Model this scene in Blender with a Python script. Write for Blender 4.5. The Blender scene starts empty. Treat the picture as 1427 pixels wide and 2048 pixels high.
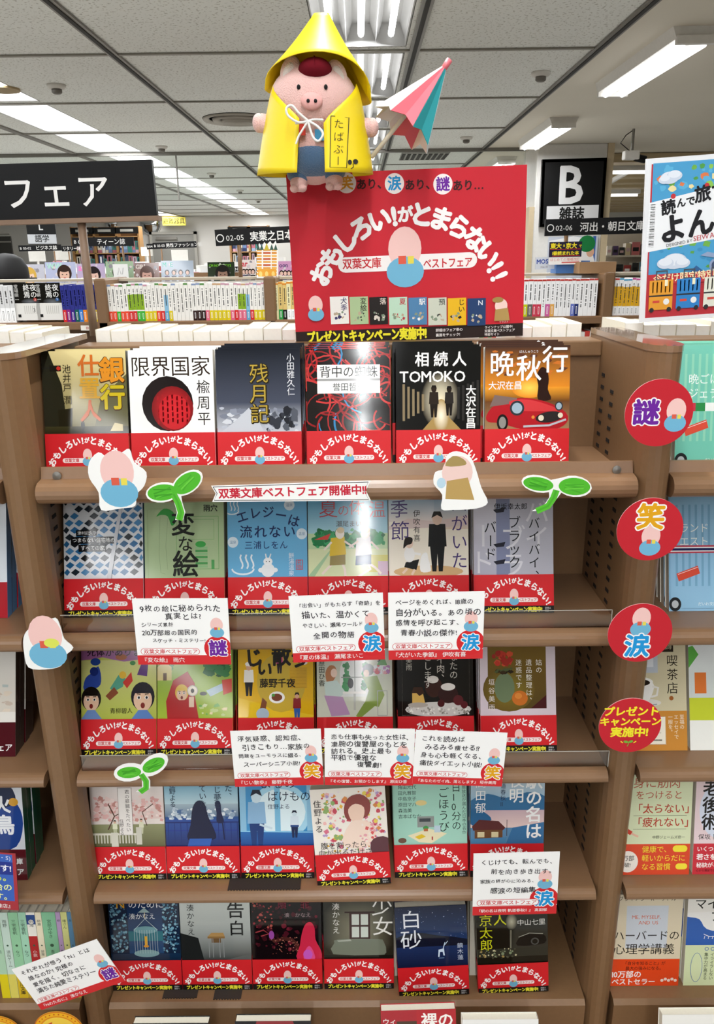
import bpy, bmesh, math, random
from mathutils import Vector, Matrix, Euler
from mathutils.geometry import tessellate_polygon
R = random.Random(11)
SC = bpy.context.scene
COL = SC.collection
PI = math.pi
EYE = 1.6

# ------------------------------------------------------------------ camera, world, exposure
FPX, PITCH, ROLL, YAW = 1570.0, math.radians(17.9), math.radians(0.7), math.radians(-0.3)
def ray(px, py):
    u = (px - 713.5) / FPX; v = (1024 - py) / FPX
    c, s = math.cos(ROLL), math.sin(ROLL)
    u, v = u * c + v * s, -u * s + v * c
    d = Vector((u, math.cos(PITCH) + v * math.sin(PITCH), -math.sin(PITCH) + v * math.cos(PITCH)))
    c, s = math.cos(YAW), math.sin(YAW)
    return Vector((d.x * c + d.y * s, -d.x * s + d.y * c, d.z))
def at(px, py, Y):
    d = ray(px, py); d = d * (Y / d.y); return Vector((d.x, d.y, d.z + EYE))
def atz(px, py, Z):
    d = ray(px, py); d = d * ((Z - EYE) / d.z); return Vector((d.x, d.y, Z))
cam = bpy.data.objects.new('camera', bpy.data.cameras.new('camera'))
COL.objects.link(cam); SC.camera = cam
cam.data.sensor_fit = 'VERTICAL'; cam.data.sensor_height = 36; cam.data.lens = 36 * FPX / 2048
cam.data.clip_start = .05; cam.data.clip_end = 100
fwd = Vector((math.sin(YAW) * math.cos(PITCH), math.cos(YAW) * math.cos(PITCH), -math.sin(PITCH)))
right = Vector((math.cos(YAW), -math.sin(YAW), 0)); up = right.cross(fwd)
cr, sr = math.cos(-ROLL), math.sin(-ROLL)
rr = right * cr + up * sr; uu = up * cr - right * sr
cam.matrix_world = Matrix(((rr.x, uu.x, -fwd.x, 0), (rr.y, uu.y, -fwd.y, 0), (rr.z, uu.z, -fwd.z, EYE), (0, 0, 0, 1)))
W = bpy.data.worlds.new('ambient_fill'); SC.world = W; W.use_nodes = True  # dim even fill light added through the open end behind the camera
W.node_tree.nodes['Background'].inputs[0].default_value = (.98, .99, 1, 1)
W.node_tree.nodes['Background'].inputs[1].default_value = .13
SC.view_settings.view_transform = 'Standard'; SC.view_settings.look = 'None'
SC.view_settings.gamma = 1; SC.view_settings.use_curve_mapping = False
SC.view_settings.exposure = 0.26
TUBE, LAMP = 2.6, 13.5          # glow of the tubes, power of the light each fitting sheds
try:
    SC.cycles.use_denoising = True
    SC.cycles.max_bounces = 8; SC.cycles.transparent_max_bounces = 12; SC.cycles.sample_clamp_indirect = 4
except Exception: pass

# ------------------------------------------------------------------ materials
def rgb(h):
    if not isinstance(h, str): return h
    h = h.lstrip('#')
    if len(h) == 3: h = ''.join(c * 2 for c in h)
    o = []
    for i in (0, 2, 4):
        c = int(h[i:i + 2], 16) / 255
        o.append(c / 12.92 if c <= .04045 else ((c + .055) / 1.055) ** 2.4)
    return tuple(o)
MATS = {}
def nd(nt, t, **k):
    n = nt.nodes.new(t)
    for a, b in k.items(): setattr(n, a, b)
    return n
def mat(name, col='#888', rough=.5, metal=0, scale=40, var=.06, bump=0, emit=0, spec=.5, coat=0):
    if name in MATS: return MATS[name]
    m = bpy.data.materials.new(name); m.use_nodes = True; MATS[name] = m
    nt = m.node_tree; p = nt.nodes['Principled BSDF']; L = nt.links.new
    c = rgb(col)
    tc = nd(nt, 'ShaderNodeTexCoord'); nz = nd(nt, 'ShaderNodeTexNoise'); nz.inputs['Scale'].default_value = scale
    nz.inputs['Detail'].default_value = 3
    L(tc.outputs['Object'], nz.inputs['Vector'])
    mx = nd(nt, 'ShaderNodeMix', data_type='RGBA')
    mx.inputs[6].default_value = (*[x * (1 - var) for x in c], 1); mx.inputs[7].default_value = (*[min(1, x * (1 + var)) for x in c], 1)
    L(nz.outputs['Fac'], mx.inputs[0]); L(mx.outputs[2], p.inputs['Base Color'])
    p.inputs['Roughness'].default_value = rough; p.inputs['Metallic'].default_value = metal
    p.inputs['Specular IOR Level'].default_value = spec; p.inputs['Coat Weight'].default_value = coat
    if bump:
        b = nd(nt, 'ShaderNodeBump'); b.inputs['Strength'].default_value = bump; b.inputs['Distance'].default_value = .002
        L(nz.outputs['Fac'], b.inputs['Height']); L(b.outputs['Normal'], p.inputs['Normal'])
    if emit:
        p.inputs['Emission Color'].default_value = (*c, 1); p.inputs['Emission Strength'].default_value = emit
    return m
def print_mat(name, rough, spec=.5):
    m = bpy.data.materials.new(name); m.use_nodes = True; MATS[name] = m
    nt = m.node_tree; p = nt.nodes['Principled BSDF']; L = nt.links.new
    a = nd(nt, 'ShaderNodeAttribute', attribute_name='Ink')
    tc = nd(nt, 'ShaderNodeTexCoord'); nz = nd(nt, 'ShaderNodeTexNoise'); nz.inputs['Scale'].default_value = 60
    L(tc.outputs['Object'], nz.inputs['Vector'])
    mr = nd(nt, 'ShaderNodeMapRange'); mr.inputs[3].default_value = rough * .85; mr.inputs[4].default_value = rough * 1.15
    L(nz.outputs['Fac'], mr.inputs[0]); L(mr.outputs[0], p.inputs['Roughness']); L(a.outputs['Color'], p.inputs['Base Color'])
    p.inputs['Specular IOR Level'].default_value = spec
    return m
GLOSS = print_mat('glossy_print', .08, .4); MATTE = print_mat('paper_print', .6, .3); SATIN = print_mat('satin_print', .38, .25)
BROWN = mat('brown_enamel', '#7c5d3f', .42, scale=160, var=.08, bump=.05)
BROWN_LIP = mat('brown_enamel_gloss', '#836347', .3, scale=120, var=.05)
PAGE = mat('page_edges', '#e9e2cf', .8, scale=300, var=.05)
PAGEW = mat('page_edges_white', '#f4f1e8', .8, scale=200, var=.04)
DARK = mat('dark_slot', '#140d08', .8)
PLAST = mat('off_white_plastic', '#d9d6cf', .5)
BLK = mat('black_board', '#0d0d0e', .5, scale=90, spec=.25)
STEEL = mat('grey_steel', '#84817b', .4, .6)
TBAR = mat('ceiling_bar', '#8a867c', .45)
WHITEP = mat('white_paint', '#e6e4df', .55)
def glass(name, tint=(1, 1, 1), gl=.1):
    m = bpy.data.materials.new(name); m.use_nodes = True; MATS[name] = m
    nt = m.node_tree; nt.nodes.clear(); L = nt.links.new
    o = nd(nt, 'ShaderNodeOutputMaterial'); mx = nd(nt, 'ShaderNodeMixShader'); t = nd(nt, 'ShaderNodeBsdfTransparent'); g = nd(nt, 'ShaderNodeBsdfGlossy')
    t.inputs[0].default_value = (*tint, 1); g.inputs['Roughness'].default_value = .05
    f = nd(nt, 'ShaderNodeFresnel'); f.inputs[0].default_value = 1.45
    ad = nd(nt, 'ShaderNodeMath', operation='ADD'); ad.inputs[1].default_value = gl; ad.use_clamp = True
    L(f.outputs[0], ad.inputs[0]); L(ad.outputs[0], mx.inputs[0]); L(t.outputs[0], mx.inputs[1]); L(g.outputs[0], mx.inputs[2]); L(mx.outputs[0], o.inputs[0])
    return m
ACRYL = glass('clear_acrylic', (.93, .93, .91), .02); PANE = glass('smoke_screen_glass', (.93, .95, .94), .0)

# ------------------------------------------------------------------ objects, tags
def tag(o, label=None, cat=None, group=None, kind=None):
    if label: o['label'] = label
    if cat: o['category'] = cat
    if group: o['group'] = group
    if kind: o['kind'] = kind
    return o
def empty(name, loc, label=None, cat=None, group=None, rot=(0, 0, 0)):
    o = bpy.data.objects.new(name, None); COL.objects.link(o); o.location = loc; o.rotation_euler = rot
    o.empty_display_size = .02
    return tag(o, label, cat, group)
def link(name, me, parent=None, loc=(0, 0, 0), rot=(0, 0, 0)):
    o = bpy.data.objects.new(name, me); COL.objects.link(o); o.location = loc; o.rotation_euler = rot
    if parent: o.parent = parent
    return o
def copy_tree(o, parent=None):
    c = o.copy(); COL.objects.link(c)
    if parent: c.parent = parent
    for ch in list(o.children): copy_tree(ch, c)
    return c

class G:
    """collects solid geometry; build() links it as one mesh"""
    def __init__(s): s.v = []; s.f = []; s.c = {}
    def add(s, vs, fs, M=None):
        b = len(s.v)
        s.v += [tuple(M @ Vector(p)) if M else tuple(p) for p in vs]
        s.f += [tuple(b + i for i in f) for f in fs]; return s
    def box(s, x0, x1, y0, y1, z0, z1, M=None):
        vs = [(x, y, z) for z in (z0, z1) for y in (y0, y1) for x in (x0, x1)]
        return s.add(vs, [(0, 2, 3, 1), (4, 5, 7, 6), (0, 1, 5, 4), (2, 6, 7, 3), (0, 4, 6, 2), (1, 3, 7, 5)], M)
    def prism(s, pts, x0, x1, axis='x', M=None):
        n = len(pts); vs = []
        for x in (x0, x1):
            for a, b in pts: vs.append({'x': (x, a, b), 'y': (a, x, b), 'z': (a, b, x)}[axis])
        fs = [tuple(range(n)), tuple(range(2 * n - 1, n - 1, -1))] + [(i, n + i, n + (i + 1) % n, (i + 1) % n) for i in range(n)]
        return s.add(vs, fs, M)
    def tube(s, pts, r, n=8, cap=True):
        pts = [Vector(p) for p in pts]; rs = r if isinstance(r, (list, tuple)) else [r] * len(pts)
        b = len(s.v); ref = None
        for i, p in enumerate(pts):
            t = (pts[min(i + 1, len(pts) - 1)] - pts[max(i - 1, 0)]).normalized()
            if ref is None: ref = t.orthogonal().normalized()
            u = (ref - t * ref.dot(t)).normalized(); ref = u; w = t.cross(u)
            for k in range(n):
                a = 2 * PI * k / n; s.v.append(tuple(p + (u * math.cos(a) + w * math.sin(a)) * rs[i]))
        for i in range(len(pts) - 1):
            for k in range(n): s.f.append((b + i * n + k, b + i * n + (k + 1) % n, b + (i + 1) * n + (k + 1) % n, b + (i + 1) * n + k))
        if cap: s.f.append(tuple(b + k for k in range(n - 1, -1, -1))); e = b + (len(pts) - 1) * n; s.f.append(tuple(e + k for k in range(n)))
        return s
    def lathe(s, prof, n=24, M=None):
        vs = [(r * math.cos(2 * PI * k / n), r * math.sin(2 * PI * k / n), z) for r, z in prof for k in range(n)]
        m = len(prof)
        fs = [(i * n + k, i * n + (k + 1) % n, (i + 1) * n + (k + 1) % n, (i + 1) * n + k) for i in range(m - 1) for k in range(n)]
        if prof[0][0] > 1e-6: fs.append(tuple(range(n - 1, -1, -1)))
        if prof[-1][0] > 1e-6: fs.append(tuple((m - 1) * n + k for k in range(n)))
        return s.add(vs, fs, M)
    def ball(s, c, r, n=16, m=10, M=None):
        rx, ry, rz = r if isinstance(r, (tuple, list)) else (r, r, r)
        vs = []; 
        for i in range(m + 1):
            t = -PI / 2 + PI * i / m
            for k in range(n):
                a = 2 * PI * k / n; vs.append((c[0] + rx * math.cos(t) * math.cos(a), c[1] + ry * math.cos(t) * math.sin(a), c[2] + rz * math.sin(t)))
        return s.add(vs, [(i * n + k, i * n + (k + 1) % n, (i + 1) * n + (k + 1) % n, (i + 1) * n + k) for i in range(m) for k in range(n)], M)
    def build(s, name, m, parent=None, loc=(0, 0, 0), rot=(0, 0, 0), smooth=False, bevel=0, sub=0, inlay=None):
        me = bpy.data.meshes.new(name); n0 = len(s.f)
        if inlay: s.add(inlay[0].v, inlay[0].f)
        me.from_pydata(s.v, [], s.f); me.materials.append(m)
        if inlay:
            me.materials.append(inlay[1])
            for p in me.polygons: p.material_index = int(p.index >= n0)
        me.validate()
        bm = bmesh.new(); bm.from_mesh(me); bmesh.ops.remove_doubles(bm, verts=bm.verts, dist=1e-6); bmesh.ops.recalc_face_normals(bm, faces=bm.faces); bm.to_mesh(me); bm.free()
        if smooth:
            for p in me.polygons: p.use_smooth = True
        o = link(name, me, parent, loc, rot)
        if bevel:
            b = o.modifiers.new('bevel', 'BEVEL'); b.width = bevel; b.segments = 2; b.limit_method = 'ANGLE'
        if sub:
            b = o.modifiers.new('sub', 'SUBSURF'); b.levels = sub; b.render_levels = sub
        return o

# ------------------------------------------------------------------ lettering and printed art
_fc = bpy.data.curves.new('type_source', 'FONT'); _fc.resolution_u = 2; _fc.size = 1
_fo = bpy.data.objects.new('type_source', _fc); COL.objects.link(_fo)
GLY = {}
def glyph(ch, bold=0.0):
    k = (ch, bold)
    if k in GLY: return GLY[k]
    _fc.body = ch; _fc.offset = bold
    dg = bpy.context.evaluated_depsgraph_get(); dg.update()
    ev = _fo.evaluated_get(dg); me = ev.to_mesh()
    vs = [(v.co.x, v.co.y) for v in me.vertices]; fs = [tuple(p.vertices) for p in me.polygons]
    ev.to_mesh_clear(); GLY[k] = (vs, fs); return GLY[k]
def _bb(ch):
    v = glyph(ch)[0]; return min(a for a, b in v), max(a for a, b in v), min(b for a, b in v), max(b for a, b in v)
_b = _bb('国'); EM = (_b[1] - _b[0]) / .84; CX0 = (_b[0] + _b[1]) / 2 / EM; CY0 = (_b[2] + _b[3]) / 2 / EM
ROTV = 'ー〜…-'
class Art:
    """flat print in millimetres: every shape is one ink layer above the last"""
    def __init__(s, w=105, h=148, bg=None):
        s.w, s.h = w, h; s.v = []; s.f = []; s.c = []; s.z = 0; s.st = 1
        if bg: s.grad(0, 0, w, h, *bg) if isinstance(bg, (tuple, list)) and len(bg) == 2 else s.rect(0, 0, w, h, bg)
    def raw(s, vs, fs, col, step=1):
        s.z += step * s.st; b = len(s.v); z = s.z
        s.v += [(x, y, z) for x, y in vs]; s.f += [tuple(b + i for i in f) for f in fs]
        if callable(col): s.c += [col(x, y) for x, y in vs]
        else: s.c += [rgb(col)] * len(vs)
        return s
    def poly(s, pts, col, step=1):
        if len(pts) <= 4 and len(pts) == 3: return s.raw(pts, [tuple(range(len(pts)))], col, step)
        t = tessellate_polygon([[Vector((x, y, 0)) for x, y in pts]])
        return s.raw(pts, [tuple(q) for q in t], col, step)
    def rect(s, x0, y0, x1, y1, col, step=1): return s.raw([(x0, y0), (x1, y0), (x1, y1), (x0, y1)], [(0, 1, 2, 3)], col, step)
    def grad(s, x0, y0, x1, y1, top, bot, step=1):
        a, b = rgb(top), rgb(bot)
        return s.raw([(x0, y0), (x1, y0), (x1, y1), (x0, y1)], [(0, 1, 2, 3)], lambda x, y: a if abs(y - y1) < abs(y - y0) else b, step)
    def ell(s, cx, cy, rx, ry, col, n=20, rot=0, step=1):
        c, q = math.cos(rot), math.sin(rot); P = []
        for k in range(n):
            a = 2 * PI * k / n; x, y = rx * math.cos(a), ry * math.sin(a); P.append((cx + x * c - y * q, cy + x * q + y * c))
        return s.raw(P, [tuple(range(n))], col, step)
    def radial(s, cx, cy, rx, ry, cin, cout, n=24):
        a, b = rgb(cin), rgb(cout); P = [(cx, cy)] + [(cx + rx * math.cos(2 * PI * k / n), cy + ry * math.sin(2 * PI * k / n)) for k in range(n)]
        return s.raw(P, [(0, 1 + k, 1 + (k + 1) % n) for k in range(n)], lambda x, y: a if (x, y) == P[0] else b)
    def line(s, pts, w, col, close=False):
        if close: pts = list(pts) + [pts[0]]
        L = []; Rr = []
        for i, p in enumerate(pts):
            a = pts[max(i - 1, 0)]; b = pts[min(i + 1, len(pts) - 1)]
            dx, dy = b[0] - a[0], b[1] - a[1]; d = math.hypot(dx, dy) or 1
            nx, ny = -dy / d * w / 2, dx / d * w / 2; L.append((p[0] + nx, p[1] + ny)); Rr.append((p[0] - nx, p[1] - ny))
        n = len(pts); return s.raw(L + Rr, [(i, n + i, n + i + 1, i + 1) for i in range(n - 1)], col)
    def frame(s, x0, y0, x1, y1, w, col):
        for q in ((x0, y0, x1, y0 + w), (x0, y1 - w, x1, y1), (x0, y0 + w, x0 + w, y1 - w), (x1 - w, y0 + w, x1, y1 - w)): s.rect(*q, col, 0)
        s.z += 1
    def pill(s, x0, y0, x1, y1, col):
        r = (y1 - y0) / 2; cy = (y0 + y1) / 2; P = []
        for k in range(9): a = PI / 2 + PI * k / 8; P.append((x0 + r + r * math.cos(a), cy + r * math.sin(a)))
        for k in range(9): a = -PI / 2 + PI * k / 8; P.append((x1 - r + r * math.cos(a), cy + r * math.sin(a)))
        return s.raw(P, [tuple(range(18))], col)
    def ch(s, c, cx, cy, size, col, bold=0, rot=0, sx=1, shear=0):
        if bold > 0:                       # heavier stroke: the letter struck several times around its place
            n = 6 if bold < .03 else 8 if bold < .06 else 12; z = s.z
            for k in range(n):
                s.z = z + k * .25
                s.ch(c, cx + bold * size * math.cos(2 * PI * k / n), cy + bold * size * math.sin(2 * PI * k / n), size, col, 0, rot, sx, shear)
            if bold > .05: s.z = z + 3; s.ch(c, cx, cy, size, col, 0, rot, sx, shear)
            s.z = z; return
        vs, fs = glyph(c, bold)
        if not vs: return
        k = size / EM; q, w = math.cos(rot), math.sin(rot); P = []
        for x, y in vs:
            x = x * k - CX0 * size; y = y * k - CY0 * size; x = (x + shear * y) * sx; P.append((cx + x * q - y * w, cy + x * w + y * q))
        s.raw(P, fs, col, 0)
    def text(s, t, x, y, size, col, bold=0, vert=False, al='l', rot=0, hand=0, sp=1.0, sx=1, shear=0, step=1):
        """horizontal: (x, y) is the middle of the first glyph's left edge; vertical: top centre"""
        s.z += step
        if vert:
            yy = y - size / 2
            for c in t:
                if c == ' ': yy -= size * .5; continue
                dx = dy = 0
                if c in '、。': dx, dy = size * .55, size * .55
                s.ch(c, x + dx, yy + dy, size, col, bold, -PI / 2 if c in ROTV else 0, sx); yy -= size * sp
            s.z += 3 if bold > 0 else 0
            return s
        adv = []
        for c in t:
            if ord(c) < 0x2000:
                if c == ' ': adv.append((.35, 0)); continue
                v = glyph(c, min(bold, 0))[0]; a, b = min(p[0] for p in v) / EM, max(p[0] for p in v) / EM
                adv.append((b - a + .09, (a + b) / 2))
            else: adv.append((1.0, None))
        tot = sum(a for a, _ in adv) * size * sp * sx; ox = {'l': 0, 'c': -tot / 2, 'r': -tot}[al]
        q, w = math.cos(rot), math.sin(rot)
        for c, (a, m) in zip(t, adv):
            g = a * size * sp * sx; xx = ox + g / 2; yy = 0
            if c != ' ':
                if m is not None: xx += (CX0 - m) * size * sx
                if hand: yy = R.uniform(-.08, .08) * size * hand; rj = R.uniform(-.09, .09) * hand; sj = R.uniform(.84, 1.05)
                else: rj = 0; sj = 1
                s.ch(c, x + xx * q - yy * w, y + xx * w + yy * q, size * sj, col, bold, rot + rj, sx, shear)
            ox += g
        s.z += 3 if bold > 0 else 0
        return s
    def arc(s, t, cx, cy, r, a0, a1, size, col, bold=.03, small=''):
        s.z += 1; ws = [.62 if c in small else (.5 if c in '!' else 1) for c in t]; tot = sum(ws); acc = 0
        for c, w in zip(t, ws):
            a = a0 + (a1 - a0) * (acc + w / 2) / tot; acc += w
            sh = 0
            if ord(c) < 0x2000: v = glyph(c)[0]; sh = (CX0 - (min(p[0] for p in v) + max(p[0] for p in v)) / 2 / EM) * size
            s.ch(c, cx + r * math.cos(a) + sh * math.sin(a), cy + r * math.sin(a) - sh * math.cos(a), size * (.66 if c in small else 1), col, bold, a - PI / 2)
        s.z += 3
    def put(s, A, x, y, k=1, rot=0):
        """paste another print"""
        q, w = math.cos(rot), math.sin(rot); b = len(s.v); z0 = s.z
        s.v += [(x + (px * q - py * w) * k, y + (px * w + py * q) * k, z0 + pz) for px, py, pz in A.v]
        s.f += [tuple(b + i for i in f) for f in A.f]; s.c += A.c; s.z += A.z
    def speck(s, x0, y0, x1, y1, n, cols, r0, r1, el=1.0, seed=1):
        q = random.Random(seed); s.z += 1
        for i in range(n):
            r = q.uniform(r0, r1); cx = q.uniform(x0 + r, x1 - r); cy = q.uniform(y0 + r, y1 - r); k = q.randint(4, 7); a0 = q.uniform(0, 6)
            s.z += .15
            s.raw([(cx + r * math.cos(a0 + 2 * PI * j / k) * q.uniform(.6, 1), cy + r * el * math.sin(a0 + 2 * PI * j / k) * q.uniform(.6, 1)) for j in range(k)], [tuple(range(k))], q.choice(cols), 0)
    def mesh(s, name, extra=None, eps=2e-5, m=None, y0=0.0, cut=None):
        """extra: list of (box in metres, colour) printed in the same mesh"""
        V = [((x - s.w / 2) / 1000, y0 - z * eps, y / 1000) for x, y, z in s.v]; F = list(s.f); K = list(s.c)
        for bx, col in (extra or []):
            g = bx if isinstance(bx, G) else G().box(*bx); b = len(V); V += g.v; F += [tuple(b + i for i in f) for f in g.f]; K += [rgb(col)] * len(g.v)
        me = bpy.data.meshes.new(name); me.from_pydata(V, [], F); me.materials.append(m or GLOSS)
        a = me.color_attributes.new('Ink', 'FLOAT_COLOR', 'POINT')
        flat = []
        for c in K: flat += [c[0], c[1], c[2], 1.0]
        a.data.foreach_set('color', flat); return me
def gslab(pts, w, y0, y1):
    """solid outline (mm) as a prism behind a print"""
    P = [((x - w / 2) / 1000, y / 1000) for x, y in pts]
    g = G(); n = len(P); t = tessellate_polygon([[Vector((x, y, 0)) for x, y in P]])
    vs = [(x, y0, z) for x, z in P] + [(x, y1, z) for x, z in P]
    fs = [tuple(q) for q in t] + [tuple(n + i for i in q) for q in t] + [(i, (i + 1) % n, n + (i + 1) % n, n + i) for i in range(n)]
    return g.add(vs, fs)
def quad(TL, TR, BR, BL, Y):
    """world rectangle that a photographed rectangle spans on the plane y = Y: base centre, width, height, roll"""
    a, b, c, d = at(*TL, Y), at(*TR, Y), at(*BR, Y), at(*BL, Y)
    ux = ((b - a) + (c - d)) / 2; uz = ((a - d) + (b - c)) / 2
    base = (c + d) / 2; return base, ux.length, uz.length, -math.atan2(ux.z, ux.x)
def smooth_loop(P, k=4):
    """closed Catmull-Rom outline"""
    o = []; n = len(P)
    for i in range(n):
        p0, p1, p2, p3 = (P[(i + j - 1) % n] for j in range(4))
        for q in range(k):
            t = q / k
            o.append(tuple(.5 * (2 * p1[m] + (p2[m] - p0[m]) * t + (2 * p0[m] - 5 * p1[m] + 4 * p2[m] - p3[m]) * t * t + (3 * p1[m] - p0[m] - 3 * p2[m] + p3[m]) * t ** 3) for m in (0, 1)))
    return o
ORD = ['first', 'second', 'third', 'fourth', 'fifth', 'sixth', 'seventh', 'eighth', 'ninth', 'tenth', 'eleventh', 'twelfth', 'thirteenth', 'fourteenth', 'fifteenth', 'sixteenth', 'seventeenth', 'eighteenth', 'nineteenth', 'twentieth'] + ['twenty-' + q for q in 'first second third fourth fifth sixth seventh eighth ninth'.split()] + ['thirtieth'] + ['thirty-' + q for q in 'first second third fourth fifth sixth seventh eighth ninth'.split()] + ['fortieth'] + ['forty-' + q for q in 'first second third fourth fifth sixth seventh eighth ninth'.split()] + ['fiftieth']

# ------------------------------------------------------------------ room shell
CZ = 2.6
def shell(name, g, m, **k): return tag(g.build(name, m, **k), kind='structure')
m = mat('floor_vinyl', '#a8a7a2', .35, scale=8, var=.08)
shell('floor', G().box(-9, 9, -18, 20.1, -.06, 0), m)
def tile_mat():
    m = mat('ceiling_tile', '#eef0ec', .85, scale=3, var=.03)
    nt = m.node_tree; L = nt.links.new; p = nt.nodes['Principled BSDF']; tc = nt.nodes['Texture Coordinate']
    n = nd(nt, 'ShaderNodeTexNoise'); n.inputs['Scale'].default_value = 70; n.inputs['Detail'].default_value = 1
    L(tc.outputs['Object'], n.inputs['Vector'])
    r = nd(nt, 'ShaderNodeValToRGB'); r.color_ramp.elements[0].position = .33; r.color_ramp.elements[1].position = .4
    r.color_ramp.elements[0].color = (.3, .27, .22, 1); r.color_ramp.elements[1].color = (1, 1, 1, 1)
    L(n.outputs['Fac'], r.inputs[0]); mx = nd(nt, 'ShaderNodeMix', data_type='RGBA', blend_type='MULTIPLY'); mx.inputs[0].default_value = .55
    src = p.inputs['Base Color'].links[0].from_socket; L(src, mx.inputs[6]); L(r.outputs[0], mx.inputs[7]); L(mx.outputs[2], p.inputs['Base Color'])
    return m
TILE = tile_mat()
YB = [4.49 + 1.27 * k for k in range(-17, 13)]          # cross bars of the ceiling grid
STRIPS = [(-4.62, -4.22), (-2.5, -2.06), (-.2, .25)]  # troughs that hold the recessed lights
cg = G(); x = -9
for a, b in STRIPS: cg.box(x, a, -18, 20.1, CZ, CZ + .03); x = b
cg.box(x, 1.24, -18, 20.1, CZ, CZ + .03)
for a, b in STRIPS:                                    # closing pieces between the lights, and the far end
    for i, y in enumerate(YB): cg.box(a, b, y - .06, y + .06, CZ, CZ + .03)
    cg.box(a, b, YB[-1], 20.1, CZ, CZ + .03); cg.box(a, b, -18, YB[0], CZ, CZ + .03)
shell('ceiling', cg, TILE)
shell('ceiling_side', G().box(1.24, 9, -18, 20.1, CZ, CZ + .03), mat('painted_ceiling', '#e6dfd0', .7, scale=2, var=.03))
tb = G()
for xx in (-7.4, -5.85, -4.18, -2.76, -1.25, .27, 1.2): tb.box(xx, xx + .05, -5, 20, CZ - .012, CZ - .002)
shell('trim_1', tb, mat('ceiling_main_bar', '#75716a', .4))
tb = G()
for xx in (-1.235, .285, 1.216): tb.box(xx, xx + .02, -5, 20, CZ - .016, CZ - .012)
shell('trim_2', tb, mat('bar_groove', '#1f1d1b', .7))
tb = G()
for y in YB:
    tb.box(-9, 1.22, y - .012, y + .012, CZ - .009, CZ - .001)
shell('trim_3', tb, TBAR)
WALL = mat('wall_paint', '#e4e2dd', .7, scale=2, var=.03)
shell('wall_back', G().box(-9, 9, 20, 20.1, 0, CZ), WALL)
shell('wall_left', G().box(-9.1, -9, -18, 20.1, 0, CZ), WALL)
shell('wall_right', G().box(9, 9.1, -18, 20.1, 0, CZ), WALL)
shell('column', G().box(1.69, 2.35, 8.05, 8.7, 0, CZ), WHITEP, bevel=.01)
shell('column_cladding', G().box(1.64, 1.69, 8.04, 8.72, 0, 2.05).box(2.35, 2.41, 8.04, 8.72, 0, 2.6), mat('cream_cladding', '#cbb998', .6))
# slatted ceiling over the far right part of the shop
sl = G()
for i in range(13): sl.box(2.45, 8.8, 8.8 + i * .8, 9.1 + i * .8, CZ - .09, CZ - .005)
shell('trim_4', sl, mat('beige_slat', '#c7b48f', .6))
tag(shell('smoke_screen', G().box(-9, 1.63, 8.29, 8.3, 2.17, CZ - .012), PANE))
shell('trim_5', G().box(-9, 1.63, 8.275, 8.315, CZ - .03, CZ - .001).box(-1.76, -1.75, 8.28, 8.31, 2.17, CZ), STEEL)

# ------------------------------------------------------------------ ceiling lights
EMIT = mat('fluorescent_glow', '#ffffff', .4, emit=TUBE)
REFL = mat('white_reflector', '#b4b4b2', .3, scale=5, var=.02)
def lamp(t, x, z, w, l, power):
    d = bpy.data.lights.new('tube_light', 'AREA'); d.shape = 'RECTANGLE'; d.size = w; d.size_y = l; d.energy = power; d.color = (.97, .985, 1)
    o = bpy.data.objects.new('tube_light', d); COL.objects.link(o); o.parent = t; o.location = (x, 0, z)
def recessed(x0, x1, y0, y1, label, group, tubes):
    t = empty('recessed_light', ((x0 + x1) / 2, (y0 + y1) / 2, CZ), label, 'ceiling light', group)
    w = (x1 - x0) / 2; l = (y1 - y0) / 2; h = .1
    g = G().box(-w, w, -l, l, h, h + .01).box(-w, -w + .006, -l, l, 0, h).box(w - .006, w, -l, l, 0, h).box(-w, w, -l, -l + .01, 0, h).box(-w, w, l - .01, l, 0, h)
    g.build('housing', REFL, t)
    if not tubes:
        G().box(-w + .006, w - .006, -l + .01, l - .01, .004, .009).build('diffuser', mat('lit_diffuser', '#ffffff', .5, emit=1.6), t)
        lamp(t, 0, .002, 2 * w - .03, 2 * l - .04, LAMP); return t
    xs = [(-w + (2 * w) * (k + .5) / tubes) for k in range(tubes)]
    r = G()
    for k in range(tubes + 1):
        xc = -w + 2 * w * k / tubes; r.prism([(xc - .03, h), (xc, .015), (xc + .03, h)], -l + .02, l - .02, 'y')
    r.build('reflector', REFL, t)
    for xt in xs:
        G().tube([(xt, -l + .05, .045), (xt, l - .05, .045)], .016, 8).build('tube', EMIT, t, smooth=True)
    lamp(t, 0, .026, .03, 2 * l - .12, LAMP)
    return t
for s, (a, b) in enumerate(STRIPS):
    nm = ('the far left row', 'the left row', 'the middle row above the pig')[s]
    for i in range(len(YB) - 1):
        y0, y1 = YB[i] + .065, YB[i + 1] - .065
        if s == 0 and i < 15: continue
        recessed(a + .004, b - .004, y0, y1, 'recessed fluorescent ceiling light, %s of %s' % (ORD[i - (15 if s == 0 else 0)], nm), 'recessed lights in ' + nm, 3 if s == 2 else 0)
def surface(x, y, L, label, w=.22):
    t = empty('surface_light', (x, y, CZ), label, 'ceiling light', 'surface-mounted lights on the right')
    G().prism([(-w / 2, 0), (w / 2, 0), (w / 2 - .02, -.05), (-w / 2 + .02, -.05)], -L / 2, L / 2, 'y').build('casing', WHITEP, t)
    for s in (-1, 1): G().tube([(s * .05, -L / 2 + .03, -.068), (s * .05, L / 2 - .03, -.068)], .016, 8).build('tube', EMIT, t, smooth=True)
    lamp(t, .05, -.086, .03, L - .1, LAMP * .8)
    for q in (-1, 1): G().box(-w / 2 + .02, w / 2 - .02, q * L / 2 - .015, q * L / 2 + .015, -.075, -.04).build('end_cap', WHITEP, t)
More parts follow.
